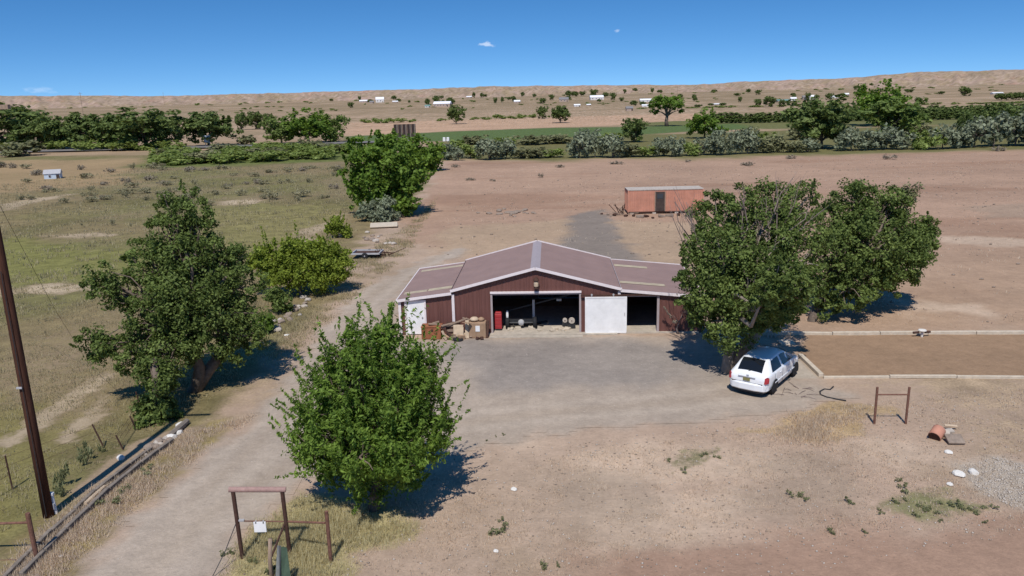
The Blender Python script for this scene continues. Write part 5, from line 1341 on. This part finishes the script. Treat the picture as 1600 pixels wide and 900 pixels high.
for x, y, r, l in ((1498, 743, .17, 'white rock on the gravel patch, left of its twin'), (1521, 739, .16, 'white rock on the gravel patch, right of its twin'), (1484, 758, .10, 'small white rock below the pair on the gravel patch'), (803, 766, .10, 'small white rock alone on the bare soil right of the shade tree'),
                   (775, 862, .07, 'tiny pale rock on the soil below the green weed'), (448, 525, .12, 'white rock on the grass by the drive edge'), (1482, 708, .12, 'pale flat rock below the rubble slabs'), (95, 870, .06, 'tiny white rock beside the drive at the lower left')):
    rock(x, y, r, 7 + int(rng.integers(2)), l)
for i in range(26):
    f = rng.random(); x = 425 + 60 * f + rng.normal() * 6; y = 515 - 45 * f + rng.normal() * 6
    rock(x, y, .10 + .16 * rng.random(), int(rng.integers(0, 7)), 'grey rubble rock along the left edge of the drive', 'rubble rocks along the drive')
for i in range(14):
    rock(560 + rng.random() * 60, 362 + rng.random() * 22, .12 + .16 * rng.random(), int(rng.integers(0, 7)), 'rock near the pale slab on the slope', 'rocks near the pale slab')
# pebbles scattered over the open soil
def pebbles(name, poly_px, n, mat, r=(.012, .045), seed=3):
    poly = polyw(poly_px); xs_ = [q[0] for q in poly]; ys_ = [q[1] for q in poly]
    x = rng.uniform(min(xs_), max(xs_), n * 2); y = rng.uniform(min(ys_), max(ys_), n * 2); ok = sdist(x, y, poly) > 0; x, y = x[ok][:n], y[ok][:n]; n = len(x)
    base = np.array([(1, 0, 0), (-1, 0, 0), (0, 1, 0), (0, -1, 0), (0, 0, .7), (0, 0, -.7)], float); fc = np.array([(0, 2, 4), (2, 1, 4), (1, 3, 4), (3, 0, 4), (2, 0, 5), (1, 2, 5), (3, 1, 5), (0, 3, 5)])
    rr = r[0] + (r[1] - r[0]) * rng.random(n) ** 3
    V = base[None] * rr[:, None, None] * (.7 + .6 * rng.random((n, 6, 1))) + np.stack([x, y, terrain_h(x, y) + rr * .3], 1)[:, None]
    me = np_mesh(name, V.reshape(-1, 3), (fc[None] + 6 * np.arange(n)[:, None, None]).reshape(-1, 3), M[mat])
    tag(link(name, me), kind='stuff')
fg = [(330, 960), (480, 760), (700, 710), (1000, 680), (1250, 640), (1700, 600), (1800, 800), (900, 960)]
pebbles('pale_pebbles', fg, 3000, 'stone'); pebbles('dark_pebbles', fg, 3500, 'brown_stone')
pebbles('drive_gravel', [(130, 900), (300, 735), (500, 560), (620, 530), (1080, 540), (1250, 640), (700, 700), (480, 745), (330, 900)], 3500, 'stone', (.01, .03))
pebbles('gravel_patch', [(1500, 728), (1560, 715), (1640, 740), (1680, 800), (1600, 798), (1530, 770)], 2500, 'stone', (.015, .05))
pebbles('field_stones', [(640, 380), (720, 300), (1000, 260), (1700, 250), (1700, 500), (1240, 515), (700, 400)], 1500, 'brown_stone', (.03, .14))

# ------------------------------------------------------------------ pale slab, flat trailer, small shed, signs
t = thing('concrete_slab', 'tilted whitish slab lying below the silvery sage bush', 'slab', atg(600, 357), radians(8))
MB().box((0, .6, .22), (2.6, 1.6, .14), Matrix.Rotation(.08, 3, 'X')).build('slab', M['pale_conc'], t, bevel=.04)
MB().box((-.6, .5, .06), (.5, .5, .2)).build('prop_stone', M['brown_stone'], t, bevel=.05)
p = atg(575, 403)
t = thing('flat_trailer', 'low grey flatbed trailer with dark deck on the grassy slope', 'trailer', p, radians(-4))
for a, b in (((-1.15, -.5), (1.0, -.5)), ((-1.15, 1.0), (1.0, 1.0)), ((-1.15, -.5), (-1.15, 1.0)), ((1.0, -.5), (1.0, 1.0))): MB().bar((a[0], a[1], .42), (b[0], b[1], .42), .10, .12).build('frame_rail', M['grey_metal'], t)
for i in range(6): MB().box((-.07, -.27 + i * .26, .34), (2.05, .24, .05)).build('deck_board', M['darkrust'], t)
MB().bar((1.0, .25, .40), (2.0, .2, .32), .08, .08).build('tow_bar', M['darkrust'], t)
for s in (-.55, 1.05):
    wl = MB().lathe([(.12, -.08), (.24, -.08), (.26, 0), (.24, .08), (.12, .08)], (-.1, s, .26), 14, Matrix.Rotation(pi / 2, 3, 'X')).build('wheel', M['black'], t, True)
    MB().lathe([(.02, -.085), (.12, -.07), (.12, .07), (.02, .085)], (-.1, s, .26), 12, Matrix.Rotation(pi / 2, 3, 'X')).build('rim', M['grey_metal'], wl)
t2 = thing('scrap_tangle', 'dark tangle of branches and scrap at the trailer right end', 'scrap', atg(598, 402))
for i in range(12):
    a = Vector((rng.normal() * .25, rng.normal() * .3, .1)); MB().tube([a, a + Vector((rng.normal() * .5, rng.normal() * .2, .2 + .5 * rng.random()))], [.04, .02], 5).build('stick', M['darkrust'], t2)
def house(p, yaw, wd, dp, ht, rise, wall_m, roof_m, label, name='farm_house', cat='house', wins=3, door=True, over=.3):
    t = thing(name, label, cat, p, yaw)
    MB().box((0, dp / 2, ht / 2), (wd, dp, ht)).build('wall', M[wall_m], t)
    mb = MB(); o = over
    mb.add([(-wd / 2 - o, -o, ht - .03), (wd / 2 + o, -o, ht - .03), (wd / 2 + o, dp + o, ht - .03), (-wd / 2 - o, dp + o, ht - .03), (-wd / 2 - o, dp / 2, ht + rise), (wd / 2 + o, dp / 2, ht + rise)], [(0, 1, 5, 4), (2, 3, 4, 5), (0, 4, 3), (1, 2, 5), (0, 3, 2, 1)])
    mb.build('roof', M[roof_m], t)
    for i in range(wins):
        X = -wd / 2 + wd * (i + .6) / (wins + .7)
        f = MB().box((X, -.04, ht * .58), (min(1.5, wd * .14), .10, ht * .38)).build('window', M['trim'], t)
        MB().box((X, -.10, ht * .58), (min(1.3, wd * .11), .05, ht * .30)).build('pane', M['pane'], f)
    if door: MB().box((wd * .36, -.05, min(1.05, ht * .4)), (min(1.0, wd * .2), .10, min(2.1, ht * .8))).build('door', M['dark_door'], t)
    return t
p = atg(82, 280); sl = (p - Vector((0, 0, 12))).length / FPX
house(p, radians(20), 19 * sl, 2.2, 7 * sl, 5 * sl, 'blue_metal', 'grey_metal', 'small pale blue shed alone in the left field', 'small_shed', 'shed', 1, True, .12)
def hpx(x, yb, wpx, hpx_, wm, rm, label, **kw):
    p = atg(x, yb); sl = (p - Vector((0, 0, 12))).length / FPX
    return house(p, radians(rng.normal() * 6), wpx * sl, wpx * sl * .5, hpx_ * sl * .55, hpx_ * sl * .45, wm, rm, label, **kw)
hpx(690, 168.5, 26, 8, 'houseB', 'roofA', 'long white roofed house left of centre below the mesa', wins=5)
hpx(668, 169.5, 8, 4, 'houseA', 'roofC', 'small pale green outbuilding left of the long white roofed house', wins=1)
hpx(594, 166, 12, 8, 'houseA', 'roofA', 'tall white house on the left of the far settlement', wins=2)
hpx(568, 166.5, 12, 4, 'houseB', 'roofA', 'low tan house left of the tall white house', wins=2)
hpx(581, 167, 6, 4, 'houseB', 'roofB', 'tiny tan shed just left of the tall white house', wins=1)
hpx(618, 166, 8, 3, 'houseB', 'roofA', 'low pale trailer home right of the tall white house', wins=2)
hpx(572, 158, 10, 3, 'houseB', 'roofA', 'low pale house higher on the slope left of centre', wins=2)
hpx(598, 157, 12, 4, 'houseA', 'roofB', 'pale house on the slope behind the tall white house', wins=2)
hpx(733, 160, 8, 3, 'houseB', 'roofA', 'low pale house beside dark trees right of the long house', wins=1)
hpx(808, 164, 9, 5, 'houseB', 'roofA', 'small pinkish house beside two dark upright trees', wins=1)
hpx(881, 162, 14, 7, 'houseB', 'roofB', 'grey roofed house at the left of the central tree clump', wins=2)
hpx(933, 160, 20, 7, 'houseA', 'roofA', 'white roofed house with blue green shadowed front among trees', wins=3)
hpx(902, 167, 9, 4, 'houseA', 'roofA', 'small white trailer in front of the central tree clump', wins=1)
hpx(920, 166, 6, 3, 'houseB', 'roofA', 'tiny pale hut just right of the small white trailer', wins=1)
hpx(1010, 161, 18, 5, 'houseA', 'roofA', 'long white roofed barn left of the umbrella shaped tree', wins=2)
hpx(1010, 167, 13, 4, 'houseA', 'roofA', 'low white shed below the long white roofed barn', wins=1)
hpx(984, 173.5, 10, 7, 'houseB', 'roofB', 'ruined tan hut with dark opening in the far field', wins=0)
hpx(1240, 158, 8, 5, 'houseA', 'roofA', 'white house at the left of the right hand settlement', wins=1)
hpx(1258, 157, 7, 6, 'houseB', 'roofB', 'narrow house between two dark trees on the right', wins=1)
hpx(1269, 156.5, 8, 6, 'houseA', 'roofA', 'bright white house right of a dark tree on the right', wins=1)
hpx(1306, 155, 11, 4, 'houseA', 'roofA', 'low white house right of the last dark tree clump', wins=2)
hpx(1322, 153, 8, 4, 'houseB', 'roofA', 'low tan house at the right end of the settlement', wins=1)
hpx(1225, 160, 18, 4, 'houseB', 'roofC', 'pale green roofed shed behind round dark shrubs', wins=2)
hpx(1120, 164, 12, 2.5, 'houseB', 'roofA', 'low pale trailer in the brush line right of the umbrella tree', wins=1)
hpx(1560, 150, 14, 2.5, 'houseA', 'roofA', 'low pale building at the far right below the mesa', wins=2)
# dark billboard seen from behind
p = at(633, 228, 0); p = aty(633, 212, 205.0)
t = thing('billboard', 'dark brown billboard seen from behind its upright battens', 'billboard', Vector((p.x, p.y, 0)), radians(6))
zt = aty(633, 194, 205.0).z; zb = aty(633, 214, 205.0).z; Wb = 33 * 208 / FPX
for i in range(5):
    MB().box((-Wb / 2 + Wb * (i + .5) / 5, .12, (zt + zb) / 2), (Wb / 5 - .06, .10, zt - zb)).build('panel', M['billboard'], t)
    MB().box((-Wb / 2 + Wb * (i + .75) / 5, 0, (zt + zb) / 2 - .2), (.22, .14, zt - zb + .3)).build('batten', M['grey_wood'], t)
for X in (-Wb * .36, 0, Wb * .36): MB().box((X, .26, zb / 2 + .4), (.28, .14, zb + .8)).build('post', M['wood'], t)
p = atg(325, 229); sl = (p - Vector((0, 0, 12))).length / FPX
t = thing('road_sign', 'pale grey upright sign beside the highway in front of trees', 'sign', p, radians(10))
MB().box((0, 0, 11 * sl), (9 * sl, .12, 10 * sl)).build('sign_panel', M['blue_metal'], t)
for X in (-3, 3): MB().box((X * sl, .11, 5.5 * sl), (.16, .08, 11 * sl)).build('post', M['grey_metal'], t)
# white field equipment by the thicket
p = atg(697, 221); t = thing('pump_box', 'small white pump box above the thicket', 'box', p)
for X in (-.5, .55): MB().box((X, 0, .55), (.7, .6, 1.1)).build('housing', M['white'], t, bevel=.05)
MB().box((0, .4, .3), (1.9, .25, .5)).build('base', M['grey_metal'], t)
# telephone poles on the left skyline
for x, yb, yt in ((131, 186, 152), (258, 172, 154), (318, 168, 153), (371, 167, 151), (408, 165, 151), (437, 164, 150), (506, 162, 149), (1058, 155, 142)):
    p = atg(x, yb); sl = (p - Vector((0, 0, 12))).length / FPX; h = (yb - yt) * sl
    t = thing('telephone_pole', {131: 'tallest and nearest', 258: 'second nearest', 318: 'third nearest', 371: 'fourth nearest', 408: 'fifth nearest', 437: 'sixth nearest', 506: 'farthest'}[x] + ' wooden telephone pole in the line below the skyline' if x < 600 else 'distant telephone pole behind the umbrella shaped tree', 'pole', p, radians(25), 'telephone poles receding below the skyline' if x < 600 else None)
    MB().tube([(0, 0, -.3), (0, 0, h)], [.24, .16], 7).build('shaft', M['wood'], t)
    MB().box((0, -.2, h * .94), (min(3.2, h * .26), .16, .2)).build('crossarm', M['wood'], t)

# ------------------------------------------------------------------ utility pole and its fittings
b = atg(76, 806)
top = aty(-52, 130, b.y + .05)
t = thing('utility_pole', 'tall dark brown utility pole leaning at the left edge', 'utility pole', b)
tp = top - b; tp.y = .1
MB().tube([(0, 0, -.4), tuple(tp * .25), tuple(tp * .5), tuple(tp * .75), tuple(tp)], [.155, .148, .14, .13, .12], 14).build('shaft', M['pole'], t, True)
MB().box(tuple(tp * .33 + Vector((-.03, -.19, 0))), (.16, .05, .05)).build('step_bolt', M['grey_metal'], t)
MB().box(tuple(tp * .62 + Vector((-.14, -.12, 0))), (.14, .14, .22)).build('bracket', M['grey_metal'], t)
MB().tube([Vector((.06, -.19, .1)), tp * .3 + Vector((.05, -.185, 0)), tp * .6 + Vector((.05, -.175, 0))], .012, 5).build('ground_wire', M['black_steel'], t)
MB().bar(tuple(tp * .95 + Vector((-1.1, -.2, 0))), tuple(tp * .95 + Vector((1.1, -.2, 0))), .12, .12).build('crossarm', M['wood'], t)
t2 = thing('meter_riser', 'white plastic riser pipe with a cap beside the utility pole', 'pipe', atg(88, 802))
MB().tube([(0, 0, -.1), (-.04, 0, .62)], .05, 10).build('pipe', M['white'], t2); MB().box((-.05, -.01, .66), (.15, .13, .11)).build('cap', M['white'], t2, bevel=.02)
MB().box((-.02, -.07, .28), (.09, .05, .2)).build('junction_box', M['grey_metal'], t2, bevel=.01)
for i, (a, b_) in enumerate(((tp * .93, (-26, 30, 3)), (tp * .80, (-6, 14, .0)))):
    o = MB().tube([t.location + a, t.location + a * .5 + Vector(b_) * .5 - Vector((0, 0, .35)), t.location + Vector(b_)], .008, 4).build('guy_wire', M['black_steel'])
    tag(o, ('thin dark wire running from the pole to the far left field', 'thin dark guy wire running down behind the utility pole')[i], 'wire')
# ------------------------------------------------------------------ ditch, timbers, fence
def along(pts, off, dz=0):
    out = []
    for i, p in enumerate(pts):
        a, c = pts[max(i - 1, 0)], pts[min(i + 1, len(pts) - 1)]; d = (c - a); d.z = 0; d.normalize()
        q = p + Vector((-d.y, d.x, 0)) * off; out.append(Vector((q.x, q.y, gz(q.x, q.y) + dz)))
    return out
cl = [at(20, 905), at(92, 832), at(160, 770), at(212, 728), at(262, 690)]
for off, lab, m, ht in ((.22, 'far weathered timber edge of the irrigation ditch', 'grey_wood', .16), (-.22, 'near weathered timber edge of the irrigation ditch', 'grey_wood', .22)):
    pts = along(cl, off); t = thing('ditch_edge', lab, 'ditch edge', pts[0])
    for a, c in zip(pts[:-1], pts[1:]):
        for k in range(2):
            p0, p1 = a.lerp(c, k / 2), a.lerp(c, (k + 1) / 2); gp = (p1 - p0).normalized() * .02
            MB().bar(p0 + gp + Vector((0, 0, ht / 2 - .04)) - t.location, p1 - gp + Vector((0, 0, ht / 2 - .04 + rng.normal() * .015)) - t.location, .12, ht).build('timber', M[m], t, bevel=.015)
mb = MB(); f0 = along(cl, .15, .016); f1 = along(cl, -.15, .016)
mb.v = [tuple(p) for pr in zip(f0, f1) for p in pr]; mb.f = [(2 * i, 2 * i + 1, 2 * i + 3, 2 * i + 2) for i in range(len(f0) - 1)]
tag(mb.build('ditch_bed', simple('shaded_ditch_soil', (.10, .075, .055), .95, var=.3, scale=6)), kind='structure')  # flat bed, its dark colour paints in the shadow inside the ditch edge
for i, (a, b_, wd, m, lab) in enumerate(((at(134, 790), at(164, 763), .12, 'tan', 'pale timber lying beside the irrigation ditch'), (at(268, 684), at(293, 662), .24, 'grey_wood', 'thick grey log at the upper end of the ditch'), (at(60, 905), at(30, 930), .16, 'wood', 'old timber at the lower left corner beside the ditch'))):
    z = Vector((0, 0, wd * .5)); o = MB().tube([z, (b_ - a) * .5 + z, b_ - a + z], [wd * .5, wd * .52, wd * .45], 8).build('timber_log', M[m]); o.location = atg(134, 790) if i == 0 else Vector((a.x, a.y, gz(a.x, a.y))); tag(o, lab, 'timber')
fence = thing('wire_fence', 'old wire fence with thin leaning steel posts left of the ditch', 'fence', atg(155, 695))
fp = []
for x, y, xt, yt in ((-70, 820, -82, 770), (20, 765, 8, 712), (164, 699, 144, 663), (194, 702, 181, 680), (214, 671, 203, 650), (222, 640, 212, 612)):
    a = atg(x, y); c = aty(xt, yt, a.y); MB().tube([a - fence.location - Vector((0, 0, .1)), c - fence.location], .028, 6).build('post', M['darkrust'], fence); fp.append((a, c))
for f in (.45, .7, .95):
    mb = MB()
    for (a, c), (a2, c2) in zip(fp[:-1], fp[1:]): mb.tube([a.lerp(c, f) - fence.location, a2.lerp(c2, f) - fence.location], .006, 3)
    mb.build('wire', M['darkrust'], fence)
# lower left gate post with a rail
p = atg(58, 873)
t = thing('gate_post', 'rusty steel corner post with one rail at the lower left', 'gate post', p)
tpz = aty(43, 802, p.y) - p
MB().tube([(0, 0, -.2), tuple(tpz)], .065, 10).build('post', M['rust'], t)
r0_ = tpz * .80; MB().tube([tuple(r0_), (r0_.x - 2.2, r0_.y, r0_.z - .02)], .035, 8).build('rail', M['rust'], t)
MB().tube([(0, 0, .0), (-2.2, -.02, -.05)], .02, 6).build('lower_rail', M['rust'], t)
# ------------------------------------------------------------------ gateway frame with the blank white sign
pL, pR, pP = atg(379, 872), atg(453, 865), atg(517, 878)
t = thing('pipe_gateway', 'rusty pipe gateway frame beside the drive at the lower left', 'gate', pL)
tl_, tr_ = aty(364, 768, pL.y) - pL, aty(441, 768, pR.y) - pL
MB().tube([(0, 0, -.2), tuple(tl_)], .055, 10).build('post', M['darkrust'], t)
MB().tube([tuple(pR - pL - Vector((0, 0, .2))), tuple(tr_)], .055, 10).build('post', M['darkrust'], t)
u = (tr_ - tl_).normalized()
MB().tube([tuple(tl_ - u * .10 + Vector((0, 0, .06))), tuple(tr_ + u * .10 + Vector((0, 0, .06)))], .075, 12).build('top_beam', M['beamrust'], t)
m0 = aty(371, 814, pL.y) - pL; m1 = aty(446, 815, pR.y) - pL
MB().tube([tuple(m0), tuple(m1)], .018, 6).build('cross_bar', M['rust'], t)
MB().tube([tuple(m1), tuple(m1 + Vector((-.30, -.5, -m1.z * .75)))], .03, 7).build('brace', M['darkrust'], t)
MB().box(tuple(m0 + Vector((.10, 0, .02))), (.16, .05, .05)).build('latch', M['grey_metal'], t)
sg = tag(thing('white_sign', 'blank white square sign hanging on the gateway cross bar', 'sign', pL + m0.lerp(m1, .47) + Vector((0, -.05, 0))))
MB().box((0, 0, -.14), (.33, .02, .31)).build('sign_panel', M['white'], sg, bevel=.004)
for X in (-.1, .1): MB().box((X, .015, .0), (.03, .05, .08)).build('hook', M['grey_metal'], sg)
t = thing('side_post', 'rusty pipe post with rail joining it to the gateway frame', 'post', pP)
tp_ = aty(510, 799, pP.y) - pP
MB().tube([(0, 0, -.2), tuple(tp_)], .05, 10).build('post', M['rust'], t)
ra = pL + m1 + u * .06 - pP; rb = aty(511, 817, pP.y) - pP - u * .05
MB().tube([tuple(ra), tuple(rb)], .03, 8).build('rail', M['rust'], t)
e = atg(330, 905)
o = MB().tube([Vector((-.06, 0, m0.z * .95)), (e - pL) * .5 + Vector((0, 0, m0.z * .45)), e - pL], .012, 5).build('stay_wire', M['black_steel']); o.location = pL; tag(o, 'dark stay wire slanting down left of the gateway frame', 'wire')
pw = atg(425, 905)
t = thing('wooden_stake', 'short weathered wooden stake under the gateway frame', 'stake', pw)
MB().tube([(0, 0, -.2), (.0, 0, .5), tuple(aty(422, 842, pw.y) - pw)], [.06, .055, .05], 9).build('stake', M['wood'], t, True)
pt = atg(438, 915)
t = thing('folded_tarp', 'grey and green folded tarp leaning against the wooden stake', 'tarp', pt)
tq = aty(436, 851, pt.y) - pt
mb = MB(); mb.add([(-.12, -.05, 0), (.02, -.16, 0), (.06, .0, 0), tuple(tq + Vector((-.05, 0, -.02))), tuple(tq + Vector((.0, -.04, 0))), tuple(tq + Vector((.04, .02, -.04)))], [(0, 1, 4, 3), (1, 2, 5, 4), (2, 0, 3, 5), (3, 4, 5), (0, 2, 1)]); mb.build('grey_fold', M['tarp'], t)
mb = MB(); mb.add([(.07, -.12, 0), (.30, -.02, .12), (.22, .12, .1), (.08, .06, 0), tuple(tq + Vector((.05, -.02, -.05))), tuple(tq + Vector((.17, .06, -.14))), tuple(tq + Vector((.08, .08, -.1)))], [(0, 1, 5, 4), (1, 2, 6, 5), (2, 3, 4, 6), (3, 0, 4), (4, 5, 6), (0, 3, 2, 1)]); mb.build('green_fold', M['green_tarp'], t)
# ------------------------------------------------------------------ steel frame on the right, rubble, hose
a, c = atg(1366, 662), atg(1415, 662)
t = thing('steel_frame', 'tall rusty steel frame of two posts and a high bar on the right', 'frame', a)
ta, tc = aty(1371, 605, a.y) - a, aty(1421, 605, c.y) - a
MB().tube([(0, 0, -.2), tuple(ta)], .045, 8).build('post', M['rust'], t); MB().tube([tuple(c - a - Vector((0, 0, .2))), tuple(tc)], .045, 8).build('post', M['rust'], t)
MB().tube([tuple(ta * .80), tuple((c - a).lerp(tc, .80))], .028, 8).build('cross_bar', M['rust'], t)
p = atg(1463, 685); t = thing('red_drum', 'broken red drum piece in the rubble on the right', 'drum', p, radians(40))
MB().lathe([(.19, -.22), (.22, -.20), (.22, .20), (.19, .22)], (0, 0, .20), 14, Matrix.Rotation(1.15, 3, 'Y')).build('shell', M['container'], t, True)
MB().lathe([(.16, -.225), (.20, -.23), (.20, -.20), (.16, -.21)], (0, 0, .20), 14, Matrix.Rotation(1.15, 3, 'Y')).build('rim', M['darkrust'], t)
for i, (x, y, dd_, m, lab, rx) in enumerate(((1475, 682, (.34, .30, .10), 'stone', 'greenish grey concrete slab leaning on the red drum', .6), (1485, 671, (.42, .09, .06), 'tan', 'short cream board on top of the rubble slabs', .2), (1491, 692, (.55, .45, .08), 'brown_stone', 'larger brown slab lying at the right of the rubble', .35), (1484, 679, (.22, .2, .1), 'stone', 'small grey slab piece in the middle of the rubble', .2))):
    o = MB().box((0, 0, .14), dd_, Matrix.Rotation(rx, 3, 'X')).build('rubble_slab', M[m], None, bevel=.012); o.location = atg(x, y); o.rotation_euler.z = -.5 + .2 * i; tag(o, lab, 'slab')
hp = [atg(x, y) + Vector((0, 0, .03)) for x, y in ((1302, 605), (1297, 610), (1288, 609), (1281, 613), (1282, 618), (1292, 622), (1308, 625), (1322, 627))]
o = MB().tube([p - hp[0] for p in hp], .03, 6).build('garden_hose', M['black_steel'], None, True); o.location = hp[0]; tag(o, 'dark hose curling on the ground right of the car', 'hose')
# twigs on the ground by the car
for i in range(14):
    a = atg(1225 + rng.random() * 40, 606 + rng.random() * 16); b_ = Vector((rng.normal() * .35, rng.normal() * .3, .02))
    o = MB().tube([(0, 0, .02), b_ * .5 + Vector((0, 0, .05)), b_], [.014, .011, .006], 4).build('fallen_twig', M['twig']); o.location = a; tag(o, 'fallen twig on the ground beside the parked car', 'twig', 'fallen twigs beside the car')
